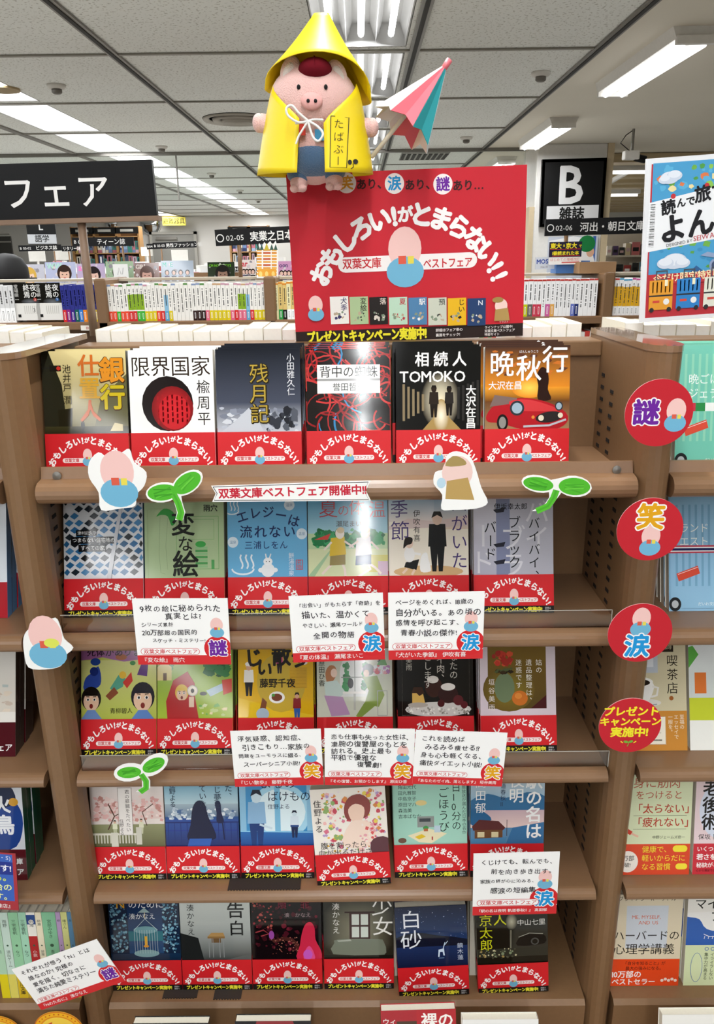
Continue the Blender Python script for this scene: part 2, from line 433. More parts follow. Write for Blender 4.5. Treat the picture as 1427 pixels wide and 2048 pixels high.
for i, y in enumerate((-2.4, .2, 4.75, 7.2, 9.6, 12.2)):
    surface(1.57, y, 1.25, ['surface-mounted twin tube light behind the camera, farther', 'surface-mounted twin tube light above the camera on the right', 'large twin tube ceiling light at the top right corner', 'twin tube ceiling light above the white column', 'small twin tube ceiling light just above the red board', 'faraway twin tube ceiling light right of the column'][i])
for i, (x, y) in enumerate(((3.3, 9.2), (3.6, 12.6), (3.4, 15.5))):
    t = empty('strip_light', (x, y, CZ - .002), ['long strip light beside the top of the travel poster', 'short strip light under the slatted ceiling above the aisle sign', 'farthest strip light under the slatted ceiling'][i], 'ceiling light')
    G().box(-.6, .6, -.05, .05, -.13, 0).build('casing', WHITEP, t); G().tube([(-.57, 0, -.146), (.57, 0, -.146)], .018, 8).build('tube', EMIT, t, smooth=True)

# smoke detectors, vents, speakers in the ceiling
def detector(px, py, label):
    p = atz(px, py, CZ - .02); t = empty('smoke_detector', (p.x, p.y, CZ), label, 'smoke detector', 'round smoke detectors')
    G().lathe([(.055, 0), (.055, -.012), (.045, -.022), (.03, -.024)]).build('base', PLAST, t, smooth=True)
    G().lathe([(.03, -.024), (.03, -.042), (.02, -.05), (0.0001, -.052)]).build('sensor', mat('detector_grey', '#6e6a63', .5), t, smooth=True)
detector(113, 177, 'round smoke detector on ceiling at upper left of main bar')
detector(1081, 152, 'round smoke detector on ceiling right of the paper umbrella tip')
detector(323, 297, 'round smoke detector above the right end of the black hanging sign')
detector(932, 279, 'small round smoke detector above the red board and dark vent')
detector(423, 350, 'faraway smoke detector between the light rows, nearest of three')
detector(480, 383, 'faraway smoke detector between the light rows, middle of three')
detector(516, 402, 'faraway smoke detector between the light rows, farthest of three')
p = atz(475, 237, CZ); t = empty('round_diffuser', (p.x, p.y, CZ), 'large round air diffuser in ceiling left of the pig', 'air vent')
for i, r in enumerate((.26, .19, .12)):
    G().lathe([(r, -.004), (r - .01, -.018 - .01 * i), (r - .05, -.006), (r - .05, -.004)], 36).build('ring', mat('diffuser_grey', '#b5b0a6', .5), t, smooth=True)
G().lathe([(.26, 0), (.26, -.004), (0.001, -.004)], 36).build('plate', DARK, t)
p = atz(5, 177, CZ); tag(G().lathe([(.1, 0), (.1, -.012), (.07, -.018), (0.001, -.018)], 28).build('ceiling_speaker', mat('beige_plastic', '#a5906a', .6), loc=(p.x, p.y, CZ)), 'beige round ceiling speaker at upper left edge', 'speaker')
def slotvent(px, py, w, d, label):
    p = atz(px, py, CZ); t = empty('air_vent', (p.x, p.y, CZ), label, 'air vent')
    G().box(-w, w, -d, d, -.012, -.001).build('frame', mat('vent_frame', '#8f8b83', .5), t)
    g = G()
    for k in range(9): xx = -w * .9 + k * w * 1.8 / 8; g.box(xx - w * .07, xx + w * .07, -d * .8, d * .8, -.016, -.012)
    g.build('louvre', DARK, t)
slotvent(847, 311, .24, .3, 'dark louvred ceiling vent just above red board')

# ------------------------------------------------------------------ far fittings
def board(name, label, cat, TL, TR, BR, BL, Y, art, thick=.012, pole=None, m=None, side='#0d0d0e', polem=None, group=None, rail=None, poster=None):
    b, w, h, ro = quad(TL, TR, BR, BL, Y)
    t = empty(name, b, label, cat, group)
    k = w * 1000; A = art(w * 1000, h * 1000)
    me = A.mesh('panel', [((-w / 2, w / 2, .0002, thick, 0, h), side)], m=m or SATIN)
    link('panel', me, t, rot=(0, ro, 0))
    if rail: G().box(-w / 2 - .003, w / 2 + .003, -.006, thick + .006, -rail, 0).build('bottom_rail', polem or BROWN, t, rot=(0, ro, 0))
    if pole:
        px, pyb, r = pole; q = at(px, pyb if pyb > 10 else 520, Y); x = q.x - b.x; z = (q.z if pyb > 10 else pyb) - b.z
        G().tube([(x, thick / 2, z), (x, thick / 2, -.002)], r, 12).build('pole', polem or BROWN, t, smooth=True)
        if poster: poster(t, x, z, thick)
    return t
def sign_art(parts, bg='#101012', border=None):
    """parts: (text, x fraction, y fraction, size fraction of height, colour, align, bold)"""
    def f(w, h):
        A = Art(w, h, bg)
        if border: A.frame(0, 0, w, h, border[0] * h, border[1])
        for q in parts:
            if q[0] == 'rect': A.rect(q[1] * w, q[2] * h, q[3] * w, q[4] * h, q[5])
            elif q[0] == 'ell': A.ell(q[1] * w, q[2] * h, q[3] * h, q[3] * h, q[4])
            else: A.text(q[0], q[1] * w, q[2] * h, q[3] * h, q[4], q[6], al=q[5], sx=q[7] if len(q) > 7 else 1)
        return A
    return f
WH = '#ecebe8'
board('aisle_sign', 'black aisle sign reading 02-05 left of the red board', 'sign', (430, 461), (592, 450), (592, 486), (432, 491), 3.5,
      sign_art([('ell', .06, .47, .25, WH), ('ell', .06, .47, .19, '#101012'), ('02-05', .13, .46, .46, WH, 'l', .0, 1.05), ('実業之日本・ち', .43, .47, .62, WH, 'l', .02, .9)]), pole=(479, EYE - .07, .009), group='aisle signs of the near row')
board('aisle_sign', 'black aisle sign reading 02-06 right of the red board', 'sign', (1089, 440), (1287, 432), (1287, 468), (1088, 471), 3.5,
      sign_art([('ell', .055, .47, .23, WH), ('ell', .055, .47, .175, '#101012'), ('02-06', .105, .46, .44, WH, 'l', .0, 1.0), ('河出・朝日文庫', .35, .47, .6, WH, 'l', .01, .98)]), pole=(1129, EYE - .07, .009), group='aisle signs of the near row')
board('section_sign', 'square black sign with a big letter B on the white column', 'sign', (1085, 318), (1213, 316), (1205, 450), (1078, 455), 7.98,
      sign_art([('rect', .1, .06, .92, .31, '#d5d5d6'), ('B', .47, .63, .78, '#dcdcdc', 'c', .02, .95), ('雑誌', .5, .19, .2, '#161616', 'c', .03)], bg='#111112', border=(.045, '#3a3128')), thick=.05)
board('section_sign', 'white and black language section sign hanging at far left', 'sign', (56, 441), (114, 441), (114, 489), (57, 489), 9.5,
      sign_art([('rect', 0, .03, 1, .42, '#c9cbd0'), ('語学', .5, .24, .32, '#222', 'c', .02), ('L', .5, .75, .4, '#d8d8d8', 'c', .02)], bg='#121213'), group='section signs at far left')
_s = bpy.data.objects['section_sign.001']
for dx in (-.12, .12): G().tube([(dx, .006, .3), (dx, .006, CZ - _s.location.z)], .004).build('hanging_rod', STEEL, _s)
MS = 'small black signs over the magazine racks'
board('rack_sign', 'small black teen magazine sign behind the brown pole', 'sign', (145, 475), (268, 474), (268, 492), (145, 493), 5.65,
      sign_art([('B 02', .03, .5, .52, WH, 'l', 0), ('ティーン誌', .4, .5, .7, WH, 'l', .01, .95)]), pole=(247, 1.52, .007), group=MS)
board('rack_sign', 'small black business magazine sign at far left', 'sign', (38, 491), (123, 489), (123, 501), (38, 503), 8.3,
      sign_art([('B 03-02', .03, .5, .6, WH, 'l', 0), ('ビジネス誌', .4, .5, .75, WH, 'l', .01)]), pole=(110, 1.4, .008), group=MS)
board('rack_sign', 'small black sign partly hidden beside the business magazine sign', 'sign', (124, 492), (153, 492), (153, 502), (124, 503), 8.45,
      sign_art([('リタリー誌', .06, .5, .8, WH, 'l', .01, .9)]), pole=(139, 1.4, .008), group=MS)
board('rack_sign', 'small black men fashion magazine sign in the middle distance', 'sign', (306, 486), (393, 482), (393, 495), (306, 498), 8.3,
      sign_art([('B 03-03', .03, .5, .55, WH, 'l', 0), ('男性ファッション誌', .3, .5, .68, WH, 'l', .01)]), pole=(324, 1.4, .008), group=MS)
board('rack_sign', 'tiny black sign half covered left of the men fashion sign', 'sign', (294, 488), (308, 487), (308, 498), (294, 499), 8.5,
      sign_art([('B04', .1, .5, .6, WH, 'l', 0)]), pole=(300, 1.4, .008), group=MS)
board('rack_sign', 'narrow black sign above the green magazine', 'sign', (436, 534), (476, 533), (476, 543), (436, 544), 5.6,
      sign_art([('CYANMAN', .5, .5, .8, WH, 'c', .01)]), group=MS)
t = board('exit_sign', 'lit yellow emergency equipment sign high on the back wall', 'sign', (325, 434), (371, 434), (371, 451), (325, 451), 19.6,
      sign_art([('避難器具', .5, .5, .74, '#1c1a08', 'c', .01, .93)], bg='#f3e05a'), thick=.1, side='#e8dc90')
# far wall: door, mirror, clock, wall case
p = at(350, 516, 19.95); w = .42
t = empty('door_1', (p.x, 19.95, 0)); tag(t, kind='structure')
G().box(-.5, .5, -.05, .03, 0, 2.2).build('leaf', mat('door_grey', '#8d8c86', .5), t)
f = G().box(-.56, -.5, -.08, .03, 0, 2.26).box(.5, .56, -.08, .03, 0, 2.26).box(-.56, .56, -.08, .03, 2.2, 2.26); f.build('frame', mat('door_frame_grey', '#a7a49c', .5), t)
G().box(-.4, .1, -.1, -.05, 2.08, 2.14).build('closer', STEEL, t); G().tube([(.4, -.09, .95), (.4, -.09, 1.1)], .015).build('handle', STEEL, t)
def mirror(px, py, Y, r, label):
    p = at(px, py, Y); t = empty('convex_mirror', p, label, 'mirror', 'convex mirrors')
    M = Matrix.Rotation(PI / 2, 4, 'X') @ Matrix.Rotation(0, 4, 'Z')
    G().lathe([(r * math.cos(a), r * .5 * math.sin(a)) for a in [PI / 2 * k / 6 for k in range(7)]], 24, M).build('dome', mat('mirror_dome', '#c8ccd0', .06, 1), t, smooth=True)
    G().lathe([(r * 1.04, 0), (r * 1.04, -.03), (r, -.03)], 24, M).build('rim', PLAST, t)
mirror(300, 448, 19.96, .25, 'convex mirror at left of the yellow sign'); mirror(222, 447, 19.96, .15, 'small convex mirror above the far wall case')
def wall_case(x0, x1, Y, z1, cols, label, rows, seed):
    """far book case: every bay filled with spines"""
    t = empty('wall_bookcase', ((x0 + x1) / 2, Y, 0), label, 'bookcase'); w = (x1 - x0) / 2
    G().box(-w, w, .3, .33, 0, z1).build('back_panel', mat('oak_dark', '#7d5a36', .5), t)
    for k in range(cols + 1):
        xx = -w + 2 * w * k / cols; G().box(xx - .02, xx + .02, 0, .3, 0, z1).build('upright', mat('oak', '#a97f4e', .5), t)
    for r in range(rows + 1):
        z = .75 + r * (z1 - .95) / rows; G().box(-w, w, 0, .3, z - .02, z).build('shelf', mat('oak', '#a97f4e'), t)
    for k in range(cols):
        xx = -w + 2 * w * (k + .5) / cols; A = Art(500, 130, '#151515'); A.rect(110, 40, 390, 90, '#b9b7b0')
        link('category_plate', A.mesh('category_plate', [((-.25, .25, .0005, .01, 0, .13), '#151515')], m=SATIN), t, (xx, -.012, z1 - .15))
    q = random.Random(seed); dz = (z1 - .95) / rows; n = 0
    pal = ['#c9a9b8', '#e6e2dc', '#8fa7c4', '#d8d0c0', '#b36a78', '#6b7fa8', '#e9e9ee', '#d9a6b5', '#2e3a66', '#3f7f78', '#c7b46a']
    for r in range(1, rows):
        for k in range(cols):
            j = -1; x = x0 + 2 * w * k / cols + .04; xe = x0 + 2 * w * (k + 1) / cols - .06
            while x < xe:
                bw = q.uniform(.05, .1); bh = q.uniform(.22, .3); z = .75 + r * dz; j += 1
                A = Art(bw * 1000, bh * 1000, q.choice(pal)); A.rect(bw * 300, bh * 450, bw * 700, bh * 900, q.choice(['#ffffff', '#555', '#222'])); A.rect(0, 0, bw * 1000, bh * 250, q.choice(pal))
                o = link('book', A.mesh('book', [((-bw / 2, bw / 2, .0003, .16, 0, bh), '#d8d4cc')], m=SATIN), None, (x + bw / 2, Y + .05, z))
                tag(o, 'book in the %s far wall case, bay %s, shelf %s, %s from left' % (label.split()[0], ORD[k], ORD[r - 1], ORD[j]), 'book', 'books in the far wall case'); x += bw + .012
wall_case(-6.2, -4.75, 18, 2.32, 3, 'tall oak wall bookcase beyond the hanging sign', 4, 3)
wall_case(-2.85, -2.0, 18.5, 2.32, 2, 'short run of oak bookcase behind the 02-05 aisle sign', 4, 5)
t = empty('partition_panel', (-8.0, 16.5, 0), 'dark partition panel with pale frame at far left', 'partition')
G().box(-.95, 1.1, 0, .05, 0, 2.1).build('panel', mat('dark_panel', '#24231f', .4), t); g = G()
for z in (1.98, 2.12): g.box(-.95, 1.1, -.03, 0, z, z + .03)
g.box(.34, .38, -.03, 0, 0, 2.4); g.build('frame', STEEL, t)
G().box(-.9, .3, -.01, .05, 2.2, 2.5).build('upper_panel', mat('pale_panel', '#8f9494', .4), t)

# far right: shop shelves beyond the column, cameras
p = at(1262, 312, 7.2); t = empty('security_camera', p, 'white security camera hanging from ceiling beside travel poster', 'camera')
G().box(-.07, .06, -.04, .04, -.03, .04).build('body', WHITEP, t, bevel=.01); G().tube([(.03, 0, -.01), (.12, 0, -.03)], .03, 12).build('lens', BLK, t)
G().tube([(-.0, 0, .04), (0, 0, CZ - p.z)], .012).build('bracket', STEEL, t); G().tube([(-.02, 0, .04), (-.1, 0, .1), (-.06, 0, .16), (0, 0, .2)], .004).build('cable', BLK, t)
p = at(1238, 354, 9.4); t = empty('spot_light', p, 'small white track spotlight tilted down right of the column', 'spotlight')
G().tube([(-.1, 0, -.05), (.1, 0, .06)], .028, 12).build('barrel', WHITEP, t); G().tube([(.0, 0, .02), (.0, 0, CZ - p.z)], .01).build('stem', STEEL, t)
t = empty('goods_shelf', (3.35, 9.2, 0), 'far shelf unit of small goods beside the white column', 'shelf')
G().box(-.6, .9, .3, .33, 0, 1.95).build('back_panel', mat('pale_back', '#c9bfae'), t)
for z in (.95, 1.2, 1.4, 1.6): G().box(-.6, .9, 0, .3, z - .02, z).build('shelf', mat('pale_back', '#c9bfae'), t)
q = random.Random(4)
for z in (.95, 1.2, 1.4, 1.6):
    x = -.57
    for k in range(13):
        w = q.uniform(.05, .1); h = q.uniform(.08, .16); A = Art(w * 1000, h * 1000, q.choice(['#c77', '#eee8dd', '#333', '#7aa3b8', '#a8443f', '#d8c7a0', '#5d4a70'])); A.rect(w * 150, h * 300, w * 850, h * 600, q.choice(['#fff', '#222', '#caa']))
        tag(link('goods_box', A.mesh('goods_box', [((-w / 2, w / 2, .0003, .1, 0, h), '#cfc6b8')], m=SATIN), None, (3.35 + x + w / 2, 9.25, z)), 'small goods box %s from left on the %s shelf beyond the column' % (ORD[k], {.95: 'lowest', 1.2: 'second', 1.4: 'third', 1.6: 'top'}[z]), 'box', 'small goods beyond the column'); x += w + .012
# people glimpsed beyond the shelves
def person(loc, rz, label, shirt, cap, capname, lean=0):
    t = empty('person', loc, label, 'person', rot=(0, 0, rz))
    J = {'pel': (0, 0, .92, .13), 'wst': (0, .0, 1.05, .125), 'cst': (0, -.02, 1.25, .145), 'nck': (0, 0, 1.42, .06), 'hd0': (0, -.02, 1.5, .075), 'hd1': (0, -.02, 1.6, .095), 'hd2': (0, 0, 1.67, .06)}
    for s, n in ((-1, 'l'), (1, 'r')):
        J.update({n + 'sh': (s * .16, 0, 1.36, .06), n + 'el': (s * .22, -.02, 1.1, .045), n + 'wr': (s * .2, -.18, .98, .032), n + 'ha': (s * .19, -.24, .98, .034), n + 'hp': (s * .09, 0, .86, .1), n + 'kn': (s * .1, -.02, .48, .065), n + 'an': (s * .1, .02, .09, .042), n + 'to': (s * .11, -.13, .04, .036)})
    E = [('pel', 'wst'), ('wst', 'cst'), ('cst', 'nck'), ('nck', 'hd0'), ('hd0', 'hd1'), ('hd1', 'hd2')]
    for n in 'lr': E += [('cst', n + 'sh'), (n + 'sh', n + 'el'), (n + 'el', n + 'wr'), (n + 'wr', n + 'ha'), ('pel', n + 'hp'), (n + 'hp', n + 'kn'), (n + 'kn', n + 'an'), (n + 'an', n + 'to')]
    K = list(J); me = bpy.data.meshes.new('body'); me.from_pydata([J[k][:3] for k in K], [(K.index(a), K.index(b)) for a, b in E], []); me.materials.append(mat('skin', '#c79a80', .6))
    o = link('body', me, t); sk = o.modifiers.new('skin', 'SKIN')
    for i, k in enumerate(K): me.skin_vertices[0].data[i].radius = (J[k][3], J[k][3]); me.skin_vertices[0].data[i].use_root = (i == 0)
    o.modifiers.new('s', 'SUBSURF').levels = 1
    s = G().lathe([(.175, .86), (.17, 1.05), (.18, 1.25), (.17, 1.36), (.1, 1.42), (.07, 1.43)], 20); s.v = [(x * 1.12, y * .86, z) for x, y, z in s.v]
    for q in (-1, 1): s.tube([(q * .16, 0, 1.37), (q * .225, -.02, 1.2), (q * .235, -.02, 1.08)], [.075, .068, .066], 12)
    s.build('shirt', shirt, t, smooth=True)
    tr = G()
    for q in (-1, 1): tr.tube([(q * .09, 0, .95), (q * .1, -.01, .5), (q * .1, .02, .08)], [.13, .09, .07], 12)
    tr.build('trousers', mat('navy_trousers', '#22242e', .8), t, smooth=True)
    hr = G().ball((0, .0, 1.6), (.098, .115, .12), 18, 12); hr.v = [(x, max(y, -.06) if z < 1.63 else y, z) for x, y, z in hr.v]; hr.build('hair', mat('black_hair', '#120f0d', .5), t, smooth=True)
    c = G().lathe([(.112, 1.6), (.118, 1.63), (.115, 1.68), (.09, 1.73), (.05, 1.755), (.001, 1.762)], 24); c.v = [(x, y * 1.1 - .01, z) for x, y, z in c.v]
    c.prism([(-.08, -.11), (.08, -.11), (.07, -.18), (.0, -.2), (-.07, -.18)], 1.605, 1.62, 'z'); c.build(capname, cap, t, smooth=True)
    f = G().ball((-.035, -.108, 1.6), .009, 8, 6).ball((.035, -.108, 1.6), .009, 8, 6); f.build('eyes', BLK, t)
    G().ball((0, -.118, 1.57), (.014, .018, .02), 8, 6).build('nose', mat('skin', '#c79a80'), t); G().ball((0, -.105, 1.53), (.026, .008, .007), 8, 6).build('mouth', mat('lip_tone', '#9c5d52'), t)
p = at(6, 505, 4.85); person((p.x, 4.85, p.z - 1.765), PI * .9, 'person in a black cap behind the far left book shelf', mat('dark_shirt', '#1a1a1d', .8), mat('black_cap', '#0b0b0c', .7), 'cap')
def wall_print(w, h):
    A = Art(w, h, '#c9cfdc'); A.rect(w * .9, 0, w * .96, h, '#3a62a8'); A.poly([(0, h * .9), (w * .5, h), (w * .75, h * .95), (w * .3, h * .7)], '#f4f4f6'); A.ell(w * .5, h * .2, w * .3, h * .16, '#dfe3ec')
    A.poly(smooth_loop([(w * .64, h * .1), (w * .66, h * .55), (w * .74, h * .7), (w * .92, h * .55), (w * .95, h * .1)], 3), '#ece9e6'); A.ell(w * .86, h * .62, w * .08, h * .12, '#d9a98c'); A.ell(w * .78, h * .82, w * .17, h * .2, '#147a3c'); A.line([(w * .8, h * .3), (w * .95, h * .34)], w * .05, '#d9a98c'); return A
board('wall_poster', 'pale poster of a green-capped figure on the white column', 'poster', (1092, 474), (1191, 472), (1190, 555), (1092, 557), 8.02, wall_print, thick=.01, m=MATTE, side='#c9cfdc')

# ------------------------------------------------------------------ gondola behind: spine-out books and magazines
BY = 3.3; BZ = 1.6 - .235
t = empty('bookcase', (0, BY, 0), 'brown double-sided bookcase across the aisle with upright paperbacks', 'bookcase')
UPX = [-1.735, -1.047, -.36, .328, 1.012, 1.70]
for x in UPX: G().box(x - .024, x + .024, 0, .34, 0, 1.535).build('upright', BROWN, t, bevel=.008)
G().box(-2.3, 2.4, .15, .17, 0, 1.5).build('back_panel', BROWN, t)
for i, z in enumerate((BZ, BZ - .21, BZ - .42, BZ - .63, BZ - .84)): G().prism([(0.0, z - .03), (0, z - .005), (.006, z), (.15, z), (.15, z - .03)], -2.3, 2.4).build('shelf', BROWN_LIP, t)
G().box(-2.3, 2.4, .19, .35, BZ + .155, BZ + .165).build('top_board', mat('pale_top', '#b9ad99'), t)
def spine(w, h, base, band=None, bh=.25, mid=None, top=None, txt='#444', seed=0):
    A = Art(w, h, base); q = random.Random(seed)
    if mid: A.rect(0, h * mid[1], w, h * mid[2], mid[0])
    if top: A.rect(0, h * .95, w, h, top)
    y = h * .86
    while y > h * (bh + .12 if band else .25):
        A.rect(w * .36, y - w * .24, w * .64, y, txt, 0); A.rect(w * .42, y - w * .2, w * .58, y - w * .05, base, 0); y -= w * q.choice((.3, .3, .34, .6))
    A.z += 1
    if band: A.rect(0, 0, w, h * bh, band); A.rect(w * .35, h * .06, w * .65, h * bh * .8, '#ffffff' if band != '#ffffff' else '#888'); A.rect(w * .42, h * .07, w * .58, h * bh * .75, band)
    return A
def spines(x, xe, specs, where, group, Y=BY + .015, z=BZ, wr=(14, 17), hh=(143, 149), q=random.Random(2)):
    i = 0
    while x < xe - .008:
        w = q.uniform(*wr); h = q.uniform(*hh); s = specs(i, q); lean = 0
        A = spine(w, h, seed=i, **s)
        col = {'#ffffff': 'white', '#eeeae2': 'white'}.get(s['base'], '')
        o = link('paperback_book', A.mesh('paperback_book', [((-w / 2000, w / 2000, .0003, .105, 0, h / 1000), s['base'])], m=SATIN), None, (x + w / 2000, Y, z))
        tag(o, '%s, %s from left %s' % (s_name(s), ORD[i], where), 'book', group); x += w / 1000 + .0008; i += 1
CN = {'#ffffff': 'white', '#f4f1ea': 'white', '#2a2f86': 'navy blue', '#e3c478': 'cream', '#dadada': 'grey', '#e0dd6a': 'pale yellow', '#efe6b4': 'cream', '#9ec7d8': 'pale blue'}
BN = {'#d7282a': 'red', '#e2cb12': 'yellow', '#37b52e': 'green', '#f04a2c': 'orange-red', '#2b0d0c': 'black', '#e46a86': 'pink', '#5fa8cf': 'blue', '#8e1f7a': 'purple', '#3f1f86': 'violet', '#0f5d55': 'teal', '#2f79cf': 'blue', '#f08a1c': 'orange', '#e8c838': 'yellow', '#101010': 'black', '#c9d40f': 'lime', '#6d6a62': 'grey', '#d83a55': 'crimson', '#d765a8': 'pink', '#f0b25a': 'light orange', '#6f7fd0': 'light blue', '#1f2f74': 'navy', '#ffffff': 'white', '#2f9a48': 'green', '#7ab8cf': 'blue'}
def s_name(s): return CN.get(s['base'], 'plain') + ' spine' + (' with ' + BN.get(s.get('band'), 'coloured') + ' foot band' if s.get('band') else '')
GB = 'upright paperbacks on the bookcase across the aisle'
def px_x(px, Y=BY): return at(px, 600, Y).x
seq = ['#e2cb12', '#f04a2c', '#f04a2c', '#37b52e', '#f04a2c', '#f04a2c', '#d7282a', '#d7282a', '#37b52e', '#37b52e', '#e2cb12', '#e2cb12', '#e2cb12', '#f04a2c', '#d7282a', '#5fa8cf', '#e2cb12', None, None, None, None, None, '#2b0d0c', '#2b0d0c', '#2b0d0c', '#e46a86', '#e2cb12', '#e2cb12', '#e2cb12', '#e2cb12', '#e2cb12', '#e46a86', '#d7282a', '#e46a86', '#e46a86', '#5fa8cf', '#d7282a', '#e2cb12', '#e2cb12', '#e2cb12', '#d7282a', '#5fa8cf', '#5fa8cf', '#e2cb12', '#f04a2c', '#d7282a']
def wspec(i, q):
    d = dict(base='#f4f1ea', band=seq[i % len(seq)], bh=.27, top=q.choice(['#c9a', '#8a9bbd', '#caa27a', '#5a8f4a', None, None]))
    if i in (6, 7, 8, 9, 33, 34): d['mid'] = ('#8ab022', .3, .72)
    if seq[i % len(seq)] == '#5fa8cf': d['mid'] = ('#8fc0de', .27, .7)
    return d
spines(px_x(205), px_x(533), wspec, 'in long row left of board', GB)
spines(px_x(548), px_x(700), lambda i, q: dict(base='#e3c478' if i % 3 else '#efe6b4', band=[None, '#2f9a48', '#101010', '#ffffff', '#ffffff', '#e46a86', '#7ab8cf', None][i % 8], bh=.27, top='#d8892f'), 'in cream row beside red board', GB)
rs = {7: '#c9d40f', 8: '#6d6a62', 9: '#d83a55', 10: '#d83a55', 12: '#d765a8', 13: '#f0b25a', 18: '#6f7fd0', 19: '#1f2f74'}
spines(px_x(1040) - .06, px_x(1197), lambda i, q: dict(base='#ffffff', band=rs.get(i + 3), bh=.33, top='#c8443c'), 'in row right of red board', GB, wr=(15, 20), hh=(145, 147))
spines(px_x(1213), px_x(1285), lambda i, q: dict(base='#ffffff', band='#ffffff', bh=.24, mid=('#e6ae1c', .25, .78), top=['#c8443c', '#5fa8cf', '#d765a8', '#2f9a48'][i // 3 % 4]), 'in row beside travel poster', GB)
spines(px_x(120), px_x(196), lambda i, q: dict(base='#2a2f86', band=['#d7282a', '#8e1f7a', '#3f1f86', '#0f5d55', '#2f79cf', '#f08a1c', '#f08a1c', '#e8c838', '#e8c838', '#c9d40f'][i % 10], bh=.33, txt='#c9cbe6'), 'in navy row by the pole', GB)
spines(px_x(-25), px_x(26), lambda i, q: dict(base='#dadada', band='#ffffff', bh=.4), 'in row at left picture edge', GB, wr=(18, 22))
for i in range(2):                                      # face-out pair with black covers
    A = Art(105, 148, '#15130f'); A.rect(0, 0, 105, 68, '#e9e7e2'); A.radial(68, 74, 40, 14, '#6a6d72', '#1a1815'); A.rect(0, 0, 105, 68, '#e9e7e2')
    A.text('夜の', 84, 142, 27, '#f3f2ee', .01, True); A.text('終焉', 56, 142, 27, '#f3f2ee', .01, True); A.text('堂場瞬一', 14, 142, 17, '#d9d8d4', 0, True)
    A.ell(88, 82, 7, 7, ['#b0382c', '#2f5f9c'][i]); A.text('上下'[i], 88, 82, 9, '#fff', 0, al='c')
    for k in range(7): A.rect(40 + k * 8, 25, 42 + k * 8, 58, '#b9b5ae', 0)
    if i == 0: A.text('3', 80, 40, 22, '#333', 0, al='c')
    A.rect(12, 12, 24, 24, '#222')
    b = at((56, 100)[i], 628, BY + .02); o = link('paperback_book', A.mesh('paperback_book', [((-.0525, .0525, .0004, .06, 0, .148), '#e7dfc8')]), None, (b.x, BY + .02, BZ + .008)); o.rotation_euler = (-.05, 0, 0)
    tag(o, ['face-out black and white paperback with a red dot, left of a pair', 'face-out black and white paperback with a blue dot, right of a pair'][i], 'book', GB)
board('price_card', 'small price card with red number below the navy books', 'card', (162, 651), (193, 651), (193, 661), (162, 661), 3.285, lambda w, h: Art(w, h, '#e9e4da').text('100', w / 2, h / 2, h * .8, '#9c2f2f', .02, al='c'), thick=.001, m=MATTE)
# next shelf down: only the tops of its books show
q = random.Random(31); row2 = []
for a, b, nm in ((-1.02, -.385, 'left'), (-.335, .3, 'middle'), (.355, .985, 'right'), (1.04, 1.5, 'far right')):
    x = a
    while x < b - .02:
        w = q.uniform(.016, .024); h = q.uniform(.143, .149); row2.append(((x, x + w - .0008, 0, .105, 0, h), q.choice(['#f4f1ea', '#eeeae2', '#f4f1ea', '#c8443c', '#8a9bbd', '#5a8f4a']))); x += w
A = Art(2, 2, '#f4f1ea'); o = link('lower_paperbacks', A.mesh('lower_paperbacks', row2, m=SATIN), None, (0, BY + .02, BZ - .21)); tag(o, 'tops of many paperbacks on the second shelf down across the aisle', 'books', kind='stuff')

# magazine rack
CY = 5.5; t = empty('magazine_rack', (0, CY, 0), 'long magazine rack of face-out magazines beyond the second bookcase', 'rack')
G().prism([(0, 1.28), (.13, 1.52), (.16, 1.52), (.16, 1.2), (0, 1.2)], -2.9, .3).build('slanted_board', BROWN, t)
G().box(-2.9, .3, -.1, .16, 0, 1.2).build('base', BROWN, t)
G().box(-2.9, .3, -.11, -.09, 1.2, 1.47).build('price_rail', mat('pale_rail', '#cfcac0'), t)
def face(A, cx, cy, r, skin, hair):
    A.ell(cx, cy + r * .15, r * 1.15, r * 1.3, hair); A.ell(cx, cy - r * .1, r * .78, r, skin); A.ell(cx, cy + r * .75, r * .85, r * .42, hair)
    A.ell(cx - r * .33, cy - r * .05, r * .12, r * .07, '#2a1c18'); A.ell(cx + r * .33, cy - r * .05, r * .12, r * .07, '#2a1c18'); A.ell(cx, cy - r * .55, r * .2, r * .08, '#b5504e')
    A.rect(cx - r * 1.1, cy - r * 2.6, cx + r * 1.1, cy - r * 1.25, hair)
mg = [(33, 90, '#b9b9c4', 'S  ME', '#d9c9d8', (.45, '#dfc0ac', '#c9a24a'), 'pale grey magazine with a blonde figure'),
      (91, 153, '#aeb4cf', 'WW', '#a9dcc4', (.62, '#d8b09c', '#33221c'), 'blue-grey magazine with mint letters and dark-haired face'),
      (154, 211, '#b7a6c4', 'a', '#ec7fbf', (.58, '#d9b3a4', '#23191b'), 'lilac magazine with a large pink letter'),
      (212, 268, '#9db496', '', '#fff', (.5, '#d2ad98', '#1f1714'), 'sage green magazine with dark-haired portrait'),
      (269, 319, '#927a76', 'GIRL', '#d9cdc6', (.5, '#c79c8e', '#5d453f'), 'dusty brown magazine with a close-up face'),
      (322, 388, '#a8b6c6', 'M  E', '#2fb0a0', None, 'pale blue magazine with a group of people'),
      (415, 470, '#23301c', 'CM NOW BOYS', '#66b51a', (.55, '#8f6f5f', '#15100e'), 'dark magazine with green lettering'),
      (482, 512, '#e3d8d2', 'ar', '#c8283c', None, 'white magazine with red letters beside the paper tower'),
      (556, 592, '#c58fb4', 'oon', '#4a3a6a', None, 'pink magazine with three dark-haired people')]
